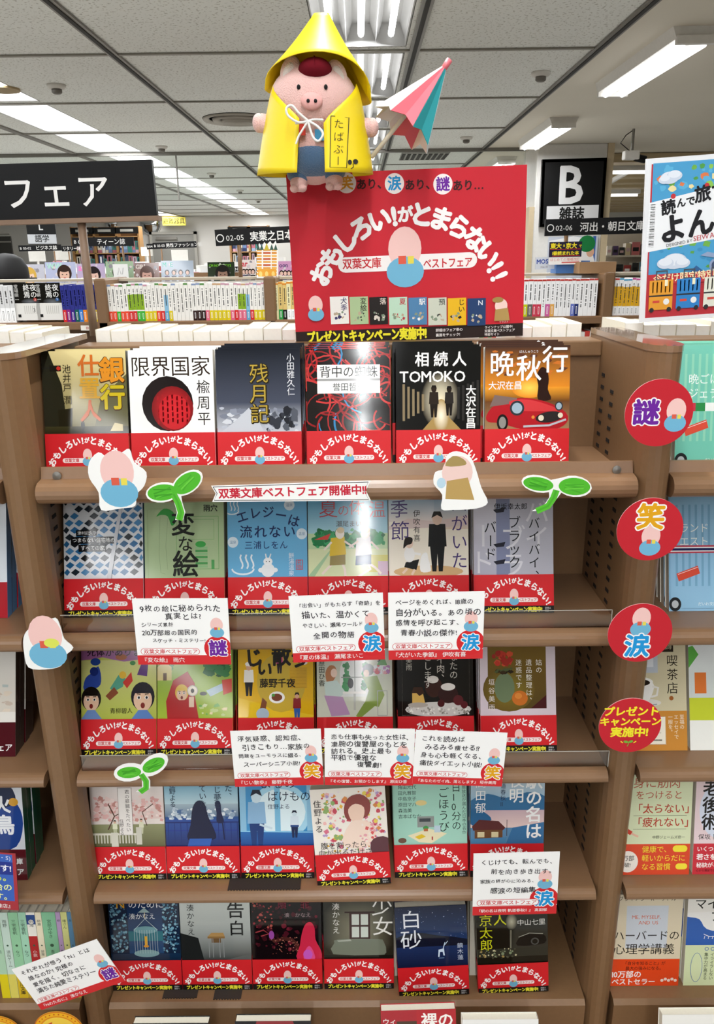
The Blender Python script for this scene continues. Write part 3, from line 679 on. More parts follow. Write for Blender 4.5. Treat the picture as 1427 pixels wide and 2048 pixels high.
for i, (x0, x1, bg, tt, tc, fc, lb) in enumerate(mg):
    a = at(x0, 540, CY - .05); b = at(x1, 540, CY - .05); w = (b.x - a.x) * 1000 - 4; h = 265; A = Art(w, h, bg)
    A.speck(0, 0, w, h, 30, [bg, '#cfc6c8', '#8d8a92'], 6, 18, seed=i)
    if tt: A.text(tt, w * .05, h - 24 if len(tt) < 8 else h - 22, {1: 60, 2: 50}.get(len(tt), 40) if len(tt) < 8 else 22, tc, .02, sx=.9)
    if fc: face(A, w * fc[0], h - 78, 42, fc[1], fc[2])
    else:
        for k in range(4): xx = w * (.18 + .21 * k); A.ell(xx, h - 75, 15, 18, '#241a18'); A.ell(xx, h - 78, 10, 13, '#d9b4a4'); A.rect(xx - 16, h - 150, xx + 16, h - 96, ['#5a4a66', '#444c5a', '#7a6a70', '#333'][k])
    A.text('R', w * .5, h - 120, 20, '#ffffff', 0) if 0 else None
    o = link('magazine', A.mesh('magazine', [((-w / 2000, w / 2000, .0004, .006, 0, h / 1000), '#ddd')]), None, ((a.x + b.x) / 2, CY - .085, 1.325 + (.012 if i % 2 else 0)), (-.12, 0, 0))
    tag(o, lb, 'magazine', 'face-out magazines on the long rack')
p = at(243, 556, CY - .12); A = Art(70, 55, '#f1f1ef'); A.line([(20, 12), (28, 40), (36, 14)], 2, '#777'); A.line([(42, 14), (48, 40)], 2, '#777')
tag(link('note_card', A.mesh('note_card', [((-.035, .035, .0003, .001, 0, .055), '#eee')], m=MATTE), None, (p.x, CY - .125, p.z)), 'white handwritten card in front of the sage green magazine', 'card').scale = (1.4, 1, 1.6)
p = at(292, 520, 5.3); 
# far tables of stacked stock
q = random.Random(9)
for r, (Y, z, x0, x1) in enumerate(((8.1, 1.5, -3.75, -.5), (11.5, 1.42, -4.6, -1.2), (7.3, 1.46, .6, 1.1))):
    t = empty('stock_table', ((x0 + x1) / 2, Y, 0), ['low white display table of stock behind the magazines', 'farther white display table of stock', 'small display table left of the column'][r], 'table'); w = (x1 - x0) / 2
    G().box(-w, w, 0, .5, z - .3, z - .1).build('table_top', mat('pale_rail', '#cfcac0'), t); G().box(-w + .1, w - .1, .1, .4, 0, z - .3).build('pedestal', mat('pale_rail', '#cfcac0'), t)
    x = x0 + .03; k = 0
    while x < x1 - .15:
        w = q.uniform(.09, .2); h = q.uniform(.08, .22) if r != 1 else q.uniform(.1, .3); A = Art(w * 1000, h * 1000, q.choice(['#e9e7e4', '#dcdcd8', '#eceaf0', '#c9d3df', '#c98a94', '#b9a98a', '#556']))
        A.rect(w * 120, h * 550, w * 880, h * 800, q.choice(['#fff', '#a55', '#678', '#ddd'])); A.rect(w * 120, h * 200, w * 600, h * 300, q.choice(['#999', '#456', '#caa']))
        tag(link('stock_box', A.mesh('stock_box', [((-w / 2, w / 2, .0004, .18, 0, h), '#e6e3dc')], m=SATIN), None, (x + w / 2, Y + .08, z - .1)), 'stock item, %s from left on the %s' % (ORD[k], ['table behind the magazines', 'farther white table', 'small table near the column'][r]), 'box', 'stock on far tables'); x += w + .015; k += 1
for i, (px, py, w, h, Y, lb) in enumerate(((75, 523, .17, .12, 8.55, 'blank white board above the blonde magazine'), (125, 520, .17, .12, 8.56, 'blank white board right of the business sign'), (360, 524, .17, .12, 8.57, 'large blank white board under the men fashion sign'), (294, 512, .12, .09, 8.58, 'small blank white board under the tiny black sign'))):
    p = at(px, py, Y); tag(G().box(-w / 2, w / 2, 0, .01, 0, h).box(-.01, .01, .01, .02, 1.4 - p.z, h * .6).build('display_board', WHITEP, loc=p), lb, 'board', 'blank display boards')

# ------------------------------------------------------------------ the display bookcase: three bays and two dividers
XL, XR = -.372, .316
FZ = [EYE - .247, EYE - .434, EYE - .634, EYE - .825, EYE - 1.022]
FY, KY = .858, 1.045
def lip(z, kind):
    P = []
    if kind == 0:      # round nosing under an upright flange
        zc = z - .006
        for k in range(9): a = -PI / 2 - PI * k / 8; P.append((FY + .014 + .014 * math.cos(a), zc + .013 * math.sin(a) - .001))
        return P + [(FY + .022, z + .007), (FY + .026, z + .02), (FY + .029, z + .02), (FY + .029, z), (KY, z), (KY, z - .02)]
    h = (0, .02, .017, .016)[kind]
    for k in range(5): a = PI + (PI / 2) * (4 - k) / 4; P.append((FY + .006 + .006 * math.cos(a), z - h + .006 + .006 * math.sin(a)))
    for k in range(6): a = PI - (PI / 2) * k / 5; P.append((FY + .012 + .012 * math.cos(a), z - .012 + .012 * math.sin(a)))
    return P + [(KY, z), (KY, z - .012), (FY + .02, z - h + .002)]
def bay(x0, x1, label):
    t = empty('bookcase', ((x0 + x1) / 2, FY, 0), label, 'bookcase', 'bays of the front bookcase'); c = (x0 + x1) / 2
    def B(g, n, m, **k): g.v = [(x - c, y - FY, z) for x, y, z in g.v]; return g.build(n, m, t, **k)
    B(G().box(x0 - .0115 if x0 == XL else x0, x1, KY, KY + .01, 0, EYE - .112), 'back_panel', BROWN)
    B(G().box(x0, x1, KY - .006, KY + .05, EYE - .125, EYE - .105), 'top_rail', BROWN, bevel=.002)
    for i, z in enumerate(FZ[:4]): B(G().prism(lip(z, (0, 1, 2, 3)[i]), x0 + .0005, x1 - .0005).box(x0 - .0115 if x0 == XL else x0, x1 + .0115 if x1 < XL else x1, .9, KY - .0005, z - .011, z - .0002), 'shelf', BROWN_LIP if i else BROWN_LIP, smooth=False)
    z = FZ[4]; B(G().prism([(FY, 0), (FY, z - .006), (FY + .006, z), (KY, z), (KY, 0)], x0 + .0005, x1 - .0005), 'base', BROWN)
    if c < .2 and c > -.2:
        for x in (x0 + .02, x1 - .02): B(G().lathe([(.005, 0), (.005, -.002), (.001, -.003)], 12, Matrix.Translation((x, FY + .022, FZ[0] + .011)) @ Matrix.Rotation(-PI / 2, 4, 'X')), 'screw', STEEL)
    # the far side of the bookcase: shelf with the backs of upright books
    B(G().box(x0, x1, KY + .05, KY + .2, EYE - .26, EYE - .243), 'rear_shelf', BROWN)
    return t
bay(XL, XR, 'middle bay of the brown bookcase with six-wide paperback display')
bay(-1.1, XL - .042, 'left bay of the brown bookcase cut by the picture edge')
bay(XR + .04, 1.05, 'right bay of the brown bookcase with pastel suitcase covers')
def divider(x0, x1, label, ztop):
    t = empty('divider', ((x0 + x1) / 2, FY, 0), label, 'shelf divider'); w = (x1 - x0) / 2; ins = .012 if x0 < 0 else 0
    P = [(-w, .03)] + [(w * math.cos(PI + PI * k / 10), .03 + .034 * math.sin(PI + PI * k / 10)) for k in range(1, 10)] + [(w, .03), (w - ins, .036), (w - ins, KY - FY + .05), (ins - w, KY - FY + .05), (ins - w, .036)]

    Q = [(math.copysign(w, a) * 1.03 if b > .03 else a * 1.03, b - .001) for a, b in P]
    G().prism(Q, ztop, ztop + .007, 'z').build('top_cap', mat('cap_enamel', '#8d6d52', .12, scale=60, var=.04, coat=.6), t)
    s = G()
    for sd in (-1, 1):
        for y in (.045, .075, .125, .165):
            if y == .045 and x0 > 0: continue
            z = .35
            while z < ztop - (.06, .055, .04)[(y > .08) + (y > .13)] - (.1 if y == .075 else 0):
                s.box(sd * (w - ins) - .0006, sd * (w - ins) + .0006, y - .006, y + .006, z, z + .0045); z += .0155
    G().prism(P, 0, ztop, 'z').build('panel', BROWN, t, inlay=(s, DARK))
    return t
divider(XL - .042, XL, 'left brown divider between bookcase bays with rows of slots', EYE - .1)
divider(XR, XR + .04, 'right brown divider carrying four round red stickers', EYE - .1)
for i, x1px in ((1, 1222), (2, 1214)):
    x1 = at(x1px, 1240 if i == 1 else 1540, .872).x; z = FZ[i]
    t = empty('acrylic_guard', (0, .872, z), 'clear acrylic guard strip along the %s shelf edge' % ('second' if i == 1 else 'third'), 'shelf guard')
    G().box(XL + .004, x1, 0, .002, 0.0005, .024).build('front_strip', ACRYL, t, bevel=.0008)
    G().box(XL + .004, x1, -.0003, .0002, .0235, .0243).box(x1 - .0006, x1 + .0003, -.0003, .0002, 0, .024).build('polished_edge', mat('acrylic_edge', '#b9b4a9', .2), t)

# pale books seen from behind on the rear side
def back_books(x0, x1, lab, q):
    x = x0; i = 0
    while x < x1 - .012:
        w = q.uniform(.019, .026); h = q.uniform(.15, .156); t = empty('paperback_book', (x + w / 2, KY + .058, EYE - .243), 'pale book page edges, %s from left on rear shelf, %s' % (ORD[i], lab), 'book', 'books on the rear side seen by their page edges')
        G().box(-w / 2 + .0004, w / 2 - .0004, 0, .104, .001, h - .001).build('page_block', PAGEW, t)
        G().box(-w / 2, -w / 2 + .0003, -.001, .106, 0, h).box(w / 2 - .0003, w / 2, -.001, .106, 0, h).box(-w / 2, w / 2, .105, .106, 0, h).build('cover', PAGE, t)
        x += w + .0006; i += 1
q = random.Random(21)
back_books(XL + .01, -.075, 'left of the red board', q); back_books(.215, XR - .003, 'right of the red board', q)
back_books(XL - .3, XL - .055, 'left bay', q); back_books(XR + .048, XR + .34, 'right bay', q)

# ------------------------------------------------------------------ paperbacks
def mascot(A, cx, cy, k):
    """plain stand-in for the printed figure: a pink blob in a blue one"""
    A.ell(cx, cy + .18 * k, .3 * k, .38 * k, '#eec3bd'); A.ell(cx, cy - .22 * k, .34 * k, .27 * k, '#6fb0cf'); A.rect(cx - .12 * k, cy - .08 * k, cx + .02 * k, cy + .06 * k, '#d95a44'); A.rect(cx + .05 * k, cy - .08 * k, cx + .16 * k, cy + .05 * k, '#e6d552')
def obi_art(full=True):
    A = Art(105, 46, '#cf2127'); A.rect(0, 0, 105, 8.6, '#15110f')
    A.arc('おもしろい!がとまらない!', 52.5, -13.5, 52, math.radians(154), math.radians(26), 9.8, '#f7f3f0', .045, 'が')
    A.pill(21, 13, 84, 18.4, '#f3e6e2'); A.text('双葉文庫', 23.5, 15.7, 4.6, '#c4262c', .02); A.text('ベストフェア', 82.5, 15.7, 4.2, '#c4262c', .02, al='r')
    mascot(A, 52.5, 18.5, 19)
    A.text('プレゼントキャンペーン実施中!', 5, 4.3, 6.2, '#e9e23a', .045, sx=.96); A.text('詳細は', 93, 5.8, 2.6, '#ddd'); A.text('裏面へ!', 93, 2.6, 2.6, '#ddd')
    return A
OBI = obi_art().mesh('paper_band', [((-.0528, .0528, .0001, .0004, 0, .046), '#cf2127'), ((.0526, .0529, .0001, .0142, 0, .046), '#cf2127'), ((-.0529, -.0526, .0001, .0142, 0, .046), '#cf2127')], y0=-.0015, m=SATIN)
BT = .0135
pb = G().box(-.0515, .0518, .0006, BT - .0006, .0005, .1468); _p = pb.build('page_block', PAGE); PB = _p.data
bpy.data.objects.remove(_p)
def book(A, loc, label, lean=.17, roll=0, yaw=0, copies=0, band=True, group=None, side=None, step=.0152, w=.105, h=.148):
    t = empty('paperback_book', loc, label, 'book', group, (-lean, roll, yaw)); sc = side or '#e9e5dc'
    A.v = [(min(A.w, max(0, a)), min(A.h, max(0, b)), c) for a, b, c in A.v]
    me = A.mesh('cover', [((-w / 2, w / 2, .0002, .0006, 0, h), sc), ((w / 2 - .0004, w / 2, .0006, BT, 0, h), sc), ((-w / 2, w / 2, BT - .0005, BT, 0, h), sc)], eps=1.6e-5)
    link('cover', me, t)
    o = link('page_block', PB, t); o.scale = (w / .105, 1, h / .148)
    if band: link('paper_band', OBI, t).scale = (1, 1, 1.07)
    t.scale = (.968, 1, 1)
    for k in range(copies):
        c = copy_tree(t); c.location = Vector(loc) + Vector(((R.uniform(-.003, .003) if step > .016 else (k % 2) * .001 - .0005), step * (k + 1) / math.cos(lean), 0))
        c['label'] = '%s copy behind the %s' % (ORD[k], label.split(',')[0])
        c['group'] = 'copies behind the ' + label
    return t
def F(n): return Art(105, 148, n)
def vt(A, t, x, y, s, c, b=0, sp=1.0): A.text(t, x, y, s, c, b, True, sp=sp)
def people(A, x, y, h, body, hair, skin='#d9b299', arms=True):
    """small printed standing figure, feet at (x, y)"""
    A.poly([(x - .13 * h, y + .45 * h), (x + .13 * h, y + .45 * h), (x + .09 * h, y), (x + .02 * h, y), (x, y + .3 * h), (x - .02 * h, y), (x - .09 * h, y)], body[1]); A.poly([(x - .14 * h, y + .8 * h), (x + .14 * h, y + .8 * h), (x + .16 * h, y + .42 * h), (x - .16 * h, y + .42 * h)], body[0])
    A.ell(x, y + .89 * h, .085 * h, .11 * h, skin); A.poly([(x - .1 * h, y + .9 * h), (x - .06 * h, y + 1.01 * h), (x + .06 * h, y + 1.01 * h), (x + .1 * h, y + .9 * h), (x, y + .95 * h)], hair)
BOOKS = []
def add(row, art, cx, label, **k): BOOKS.append((row, art, cx, label, k))
# --- top row
A = F(('#dcc98a', '#3a381f')); A.grad(0, 46, 105, 148, '#e3d194', '#57532c'); A.poly([(0, 148), (9, 148), (24, 108), (30, 46), (0, 46)], '#26261a'); A.poly([(18, 78), (36, 80), (34, 46), (18, 46)], '#211f12'); A.poly([(72, 92), (105, 120), (105, 46), (60, 46)], '#5e5a36'); A.grad(0, 46, 105, 58, '#3a381f', '#17160c')
A.rect(10, 124, 24, 131, '#1a1813'); A.ell(21, 127.5, 2.5, 2.5, '#c8362a'); A.line([(0, 128), (10, 128)], 1, '#222'); people(A, 48, 50, 16, ('#111', '#111'), '#111', '#222'); A.poly([(82, 52), (98, 52), (98, 60), (88, 62)], '#c7b98c')
vt(A, '銀行', 87, 140, 32, '#4a2c0c', .05); A.text('銀', 87 - 15.5, 124.5, 31, '#d98a1c', .03); A.text('行', 87 - 15.5, 92.5, 31, '#c9b312', .03)
for i, (c, k) in enumerate(zip('仕置人', ('#c9661c', '#cf9a1c', '#c0581a'))): A.text(c, 45, 130 - i * 27, 27, k, .022)
vt(A, '池井戸', 31, 132, 11, '#2a2617'); vt(A, '潤', 31, 95, 11, '#2a2617')
add(0, A, 173, 'paperback with sepia street cover and gold title, left end of top row', copies=1, side='#2a2a20')
A = F('#f3f2ef'); A.text('限界国家', 2, 128, 25, '#2a1a12', .0); A.ell(47, 84, 32, 33, '#1a1011'); A.radial(53, 78, 26, 27, '#d4222a', '#7d1418'); A.radial(55, 74, 20, 21, '#d6242c', '#c41f27')
for k in range(7): A.text('―' * 4, 33 + k * 6, 100 - (k % 3), 5, '#7d1015', 0, True) if 0 else [A.rect(34 + k * 6, 60 + j * 7 + (k % 2) * 2, 36 + k * 6, 65 + j * 7 + (k % 2) * 2, '#a3161c', 0) for j in range(5)]
A.z += 1; vt(A, '楡周平', 92, 112, 17, '#1c1412', 0, 1.12)
add(0, A, 348, 'white paperback with a black and red disc, top row', copies=2)
A = F(('#1a1f2c', '#20242e')); A.grad(0, 80, 105, 148, '#141822', '#474c5c'); A.grad(0, 46, 105, 84, '#474c5c', '#c9ccd4'); A.speck(0, 46, 105, 88, 70, ['#b9bec8', '#8f95a3', '#d3d6dc', '#7d8290'], 3, 11, .5, 5); A.speck(60, 47, 105, 80, 40, ['#33363f', '#565a64', '#8a8e98', '#23252c'], 2, 7, 1.2, 6); A.poly([(0, 46), (20, 60), (40, 78), (52, 62), (60, 46)], '#c6c9d0')
vt(A, '残月記', 54, 130, 24, '#2d2410', .05); vt(A, '残月記', 53.5, 130.5, 24, '#b59a3c', .0); vt(A, '小田雅久仁', 93, 142, 10, '#e6e6ea')
add(0, A, 520, 'dark blue mountain paperback with gold title, top row', copies=4, side='#23262f')
A = F('#17100f'); q = random.Random(8); A.st = .15
for k in range(75):
    cx, cy = q.uniform(-10, 115), q.uniform(50, 150); r = q.uniform(14, 40); a = q.uniform(0, 6.3); s = q.uniform(1, 3)
    P = [(cx + r * math.cos(a + s * j / 8), cy + r * .8 * math.sin(a + s * j / 8)) for j in range(9)]; P = [(min(105, max(0, x)), min(148, max(42, y))) for x, y in P]
    A.line(P, q.uniform(1.2, 2.4), '#2f83b8' if k % 12 == 5 else q.choice(['#b3282a', '#8f1d20', '#c63a38', '#a02326']))
A.st = 1; A.rect(14, 94, 92, 128, '#ecebe8'); A.rect(14, 109, 92, 111.5, '#9b9a98'); A.text('背中の蜘蛛', 53, 119.5, 14.5, '#141212', 0, al='c'); A.text('誉田哲也', 53, 101.5, 10, '#141212', 0, al='c')
add(0, A, 698, 'paperback covered in tangled red cords with white title label', copies=4, side='#2a1a18')
A = F('#0d0c0b'); A.radial(55, 84, 24, 34, '#f5e9c8', '#1d1712'); A.poly([(52, 70), (60, 70), (84, 46), (30, 46)], '#a98b52'); A.radial(56, 66, 10, 20, '#fff6dc', '#a98b52')
for k in range(5): A.rect(8 + k * 6, 60 + k * 3, 11 + k * 6, 104 - k * 3, '#8a7a5c', 0); A.rect(76 + k * 6, 62 - k * 2, 79 + k * 6, 100 + k * 2, '#2c2a28', 0)
A.z += 1; people(A, 47, 64, 38, ('#2b211a', '#201813'), '#1a120e', '#2a1d16'); people(A, 66, 66, 35, ('#2a2522', '#1f1a17'), '#130f0d', '#241a14')
A.text('相続人', 21, 133, 18, '#f1efea', .02, sp=1.28); A.text('TOMOKO', 4, 113, 18, '#f1efea', .015, sx=1.0); vt(A, '大沢在昌', 93, 102, 13, '#f1efea', .02)
add(0, A, 876, 'black paperback with two figures in a lit corridor', copies=3, side='#191716')
A = F('#0e0c0c'); A.grad(0, 98, 105, 148, '#3b2722', '#e08a24'); A.grad(0, 80, 105, 99, '#e79a2c', '#4d2a18'); A.radial(55, 98, 22, 12, '#ffd25a', '#e08a24'); A.grad(0, 46, 105, 82, '#6b4426', '#a5825a'); A.speck(0, 106, 105, 146, 26, ['#5c3526', '#8d4c22', '#c9702a'], 3, 11, .35, 3)
A.poly(smooth_loop([(66, 84), (66, 100), (64, 112), (69, 122), (76, 120), (79, 108), (78, 96), (82, 84)], 3), '#2a1612')
A.poly(smooth_loop([(2, 66), (12, 78), (28, 84), (52, 86), (80, 80), (101, 68), (102, 56), (86, 48), (50, 48), (20, 56), (4, 58)], 3), '#b01d26'); A.poly([(6, 76), (12, 90), (40, 86), (38, 80)], '#7c6660'); A.poly(smooth_loop([(30, 82), (56, 84), (92, 72), (70, 70), (40, 72)], 3), '#cf3a3e')
A.ell(40, 74, 9, 9, '#30343a'); A.ell(40, 74, 6.5, 6.5, '#9fb4c2'); A.ell(92, 76, 5, 5.5, '#30343a'); A.ell(92, 76, 3.5, 4, '#9fb4c2'); A.ell(22, 57, 7, 10, '#161514'); A.ell(22, 57, 4.5, 7, '#8d8a84'); A.ell(80, 63, 17, 6.5, '#2a2526', rot=.12); A.ell(70, 62, 3.5, 3.5, '#e2d8c0'); A.ell(94, 65, 3.2, 3.2, '#e2d8c0'); A.line([(48, 52), (80, 53), (101, 60)], 2.4, '#b9bcc2'); A.ell(60, 63, 2, 2, '#e08a3a')
A.text('晩', 5, 126, 31, '#f1f0ee', .01); A.text('秋', 38, 121, 32, '#f1f0ee', .01); A.text('行', 70, 131, 33, '#f1f0ee', .01); A.text('大沢在昌', 4, 101, 10.5, '#f1f0ee', .01); A.text('ばんしゅうこう', 42, 141, 3.4, '#eee')
add(0, A, 1052, 'sunset paperback with a red sports car, right end of top row', copies=4, side='#d9d6d0')
# --- second row
A = F('#dfe2e6'); q = random.Random(3)
for j in range(11):
    for i in range(9):
        x = i * 13 + (j % 2) * 6 - 4; y = 56 + j * 9; s = .55 + .05 * j if 0 else 1
        if 30 < j * 1 < 0: continue
        x0, x1 = max(0, x), min(105, x + 12)
        if x1 - x0 < 3 or q.random() < .06: continue
        A.poly([(x0, y + 1), ((x0 + x1) / 2, y - 3), (x1, y + 2), ((x0 + x1) / 2, min(148, y + 6))], q.choice(['#2f6c9f', '#3e7db0', '#27618f', '#4a86b6', '#202a33']) if q.random() < .92 else '#1a1e22')
A.poly([(56, 46), (62, 46), (80, 148), (76, 148)], '#c9ccd2'); A.rect(17, 104, 44, 111.5, '#17181a'); A.rect(10, 94, 67, 103, '#17181a'); A.rect(20, 84, 56, 93, '#17181a')
A.text('津村記久子', 19, 107.8, 5, '#fff', 0); A.text('つまらない住宅地の', 12, 98.6, 6.3, '#fff', .01); A.text('すべての家', 23, 88.6, 6.3, '#fff', .01)
add(1, A, 208, 'paperback with blue rooftops, left end of the second row', copies=2, side='#6f93b5')
A = F('#a9bf92'); A.frame(4, 48, 46, 138, .5, '#7f9a68'); A.frame(42, 60, 98, 128, .5, '#5f9a58'); A.poly(smooth_loop([(16, 128), (26, 138), (38, 134), (42, 122), (36, 116), (31, 128), (22, 130)], 3), '#2f9a3c'); A.line([(21, 128), (19, 80), (21, 56), (27, 54)], .5, '#8aa07c'); A.line([(31, 126), (28, 90), (30, 60)], .5, '#8aa07c')
for k in range(7): A.rect(67, 62 + k * 4, 83, 65 + k * 4, '#4f9a56' if k % 2 else '#8fbf88', 0)
A.ell(74, 92, 7, 4, '#3fa34a'); A.rect(88, 60, 92, 72, '#4f9a56'); A.frame(48, 98, 92, 124, .4, '#6aa562')
vt(A, '変', 51, 134, 32, '#121510', .02); vt(A, 'な', 54, 103, 21, '#121510', .01); vt(A, '絵', 54, 84, 35, '#121510', .02); A.text('雨穴', 78, 138, 9.5, '#121510', .02)
add(1, A, 370, 'pale green paperback with big black title, under the left green sprout', copies=2, side='#cdd6c2')
A = F('#6cb2dc'); A.frame(5, 40, 100, 49, .4, '#3d78a8'); q = random.Random(5)
for x, y, s in ((5, 138, 15), (18, 66, 24)):
    for k in range(3): A.line([(x + k * s * .3, y - s * .3 + j * s * .14) if 0 else (x + k * s * .3 + math.sin(j * 1.2) * s * .07, y - s * .25 + j * s * .15) for j in range(6)], s * .09, '#e8f2f8')
    A.line([(x - s * .25 + s * .33 + s * .6 * math.cos(PI + PI * j / 10), y - s * .25 + s * .3 * math.sin(PI + PI * j / 10)) for j in range(11)], s * .09, '#e8f2f8')
for x, y in ((82, 146), (103, 104), (7, 94)):
    A.ell(min(98, x), min(141, y), 7, 7, '#dcebf4'); A.text('温泉', min(98, x), min(141, y), 4.5, '#5b8fb5', 0, al='c')
for i, c in enumerate('エレジーは'): A.text(c, 12 + i * 17, 124 + (0, 6, 8, 5, -1)[i], 16, '#1b2a5c', .015, rot=(.3, .15, 0, -.15, -.3)[i])
A.text('流れない', 15, 107, 17, '#1b2a5c', .01, sp=1.12); A.text('三浦しをん', 22, 90, 11, '#24356b', 0, sp=1.05)
A.ell(53, 58, 9, 9, '#eef2f4'); A.ell(53, 69, 6, 5, '#f4f6f7'); A.ell(44, 58, 4, 3, '#eef2f4'); A.ell(62, 58, 4, 3, '#eef2f4'); A.line([(51, 73), (50, 79)], 1.6, '#eef2f4'); A.line([(55, 73), (57, 79)], 1.6, '#eef2f4'); A.ell(51, 69, .7, .7, '#555'); A.ell(55, 69, .7, .7, '#555')
A.frame(90, 58, 99, 71, .8, '#d04a4a'); vt(A, '名物', 94.5, 70.5, 6, '#d04a4a'); vt(A, '餅湯温泉', 84, 80, 7.5, '#e8f2f8', 0)
add(1, A, 536, 'sky blue paperback with white steam marks, second row', copies=3, side='#e7ebee')
A = F('#bcd7a8'); A.grad(0, 104, 105, 148, '#5fa9cf', '#a7d3df'); A.speck(0, 84, 105, 112, 90, ['#1e7d48', '#2c9456', '#3aa566', '#176a3c'], 3, 9, 1, 2); A.rect(0, 46, 105, 84, '#dbe3b4'); A.poly([(0, 50), (30, 84), (32, 84), (6, 46), (0, 46)], '#a8cba0'); A.rect(80, 54, 105, 76, '#d7d27c'); A.rect(92, 50, 105, 68, '#d9bccf'); A.poly([(8, 96), (30, 104), (26, 96)], '#d2453c')
for x, c, d, f in ((40, '#e2c12c', '#9a8a52', 1), (74, '#f0f0ee', '#2f4a74', -1)):
    A.line([(x - 2, 70), (x - 14 * f, 60), (x - 22 * f, 52)], 3, '#f1e3d6'); A.line([(x + 3, 70), (x + 8, 58), (x + 9 * f, 48)], 3, '#f1e3d6'); A.poly([(x - 11, 76), (x + 9, 77), (x + 9, 64), (x - 12, 63)], d); A.poly([(x - 10, 98), (x + 8, 100), (x + 10, 77), (x - 12, 75)], c); A.ell(x + 2, 104, 6, 7, '#f3e9dc'); A.line([(x + 8 * f, 94), (x + 20 * f, 86)], 2.6, '#f1e3d6'); A.line([(x - 9 * f, 93), (x - 19 * f, 83)], 2.6, '#f1e3d6'); A.ell(x + 3, 108, 5, 4, '#d9c6a0'); A.ell(x + 9 * f, 47.5, 4, 1.8, '#c8403a')
A.text('夏', 14, 136, 26, '#b3333f', -.004); A.text('の', 39, 133, 16, '#b3333f', -.004); A.text('体', 54, 137, 21, '#b3333f', -.004); A.text('温', 80, 134, 23, '#b3333f', -.004); A.text('瀬尾まいこ', 37, 116, 8.5, '#2a2f33', 0)
add(1, A, 694, 'paperback of two children running in a green park, second row', copies=2, side='#cfd8c0')
A = F('#f2ead9'); A.grad(0, 118, 60, 148, '#a8c6da', '#e4d8d0'); A.grad(60, 108, 105, 148, '#9cbfd8', '#e8d4c0'); A.poly([(0, 112), (26, 122), (60, 118), (105, 126), (105, 112), (0, 108)], '#dcc9c4'); A.ell(52, 54, 46, 8, '#d9b585')
people(A, 64, 54, 76, ('#17171a', '#17171a'), '#17120f', '#e3c6b2'); A.poly([(22, 66), (40, 70), (36, 56), (20, 60)], '#17171a'); A.ell(27, 76, 7, 10, '#f4f2ee'); A.ell(27, 90, 5, 6, '#e8cdb9'); A.poly(smooth_loop([(19, 84), (22, 98), (31, 97), (30, 90), (24, 88)], 3), '#201713'); A.line([(30, 78), (42, 76)], 3, '#f4f2ee'); A.line([(24, 58), (18, 52)], 3, '#e8cdb9'); A.line([(34, 57), (30, 50)], 3, '#e8cdb9')
A.poly(smooth_loop([(42, 54), (41, 66), (44, 76), (50, 78), (52, 70), (55, 60), (54, 54)], 3), '#f7f6f2')
A.text('季', 2, 134, 24, '#4b3a74', -.002); A.text('節', 2, 106, 26, '#4b3a74', -.002); vt(A, '犬', 93, 150, 20, '#2f2860', 0); vt(A, 'がいた', 93, 126, 22, '#4b3a74', 0, 1.08); vt(A, '伊吹有喜', 37, 133, 9.5, '#2a2622', 0, 1.1)
add(1, A, 858, 'cream paperback with standing boy, kneeling girl and white dog', copies=2, side='#efe9dc')
A = F(('#cfcdd6', '#9c9db0')); A.rect(30, 46, 48, 148, '#8288a5'); A.rect(48, 46, 105, 148, '#b9b9c4')
for t_, x, y, s in (('バイバイ', 84, 146, 34), ('ブラック', 52, 112, 34), ('ード', 12, 116, 34)): vt(A, t_[:2], x, y, s, '#d9d8de', 0)
vt(A, 'バイバイ、', 80, 122, 15.5, '#1b1b20', 0, 1.08); vt(A, 'ブラック', 54, 124, 17, '#1b1b20', 0); vt(A, 'バード', 22, 118, 17, '#1b1b20', 0); A.text('伊坂幸太郎', 27, 136, 8.5, '#1b1b20', .01, sp=1.05)
for y in (132, 88, 66): A.poly([(26, y), (42, y + 3), (40, y - 3), (30, y - 4)], '#2a2a36')
add(1, A, 1027, 'lilac grey paperback with black vertical title, right end of second row', copies=2, side='#c6c4cc')
# --- third row
def face2(A, cx, cy, k, hood, skin='#e8c2a4', hair='#16120f'):
    A.ell(cx, cy + 2 * k, 11 * k, 13 * k, hair); A.ell(cx, cy - k, 8.6 * k, 10.5 * k, skin); A.poly([(cx - 9 * k, cy + 5 * k), (cx - 8 * k, cy + 11 * k), (cx + 8 * k, cy + 11 * k), (cx + 9 * k, cy + 5 * k)], hair)
    for s in (-1, 1): A.ell(cx + s * 3.6 * k, cy + k, 1.8 * k, 1.5 * k, '#fff'); A.ell(cx + s * 3.6 * k, cy + k, 1.1 * k, 1.2 * k, '#1a1411'); A.line([(cx + s * 2 * k, cy + 4 * k), (cx + s * 5.6 * k, cy + 4.4 * k)], .8 * k, '#241812')
    A.ell(cx, cy - 6 * k, 2 * k, 2.6 * k, '#7d2a26'); A.poly([(cx - 12 * k, cy - 20 * k), (cx - 4 * k, cy - 10 * k), (cx + 4 * k, cy - 10 * k), (cx + 12 * k, cy - 20 * k)], hood)
A = F('#c4c95a'); A.grad(0, 46, 105, 128, '#dbdc8c', '#b3bd4a'); A.poly(smooth_loop([(0, 148), (0, 128), (30, 132), (60, 126), (105, 134), (105, 148)], 2), '#a86aa0'); A.poly(smooth_loop([(4, 88), (6, 104), (16, 112), (24, 120), (28, 104), (24, 92)], 3), '#2f4a9f'); A.ell(18, 113, 6, 6, '#1d2f74'); A.ell(20, 126, 7, 5, '#27468f'); A.ell(56, 132, 8, 4, '#b5673a'); A.ell(72, 124, 4, 3, '#3f8f46')
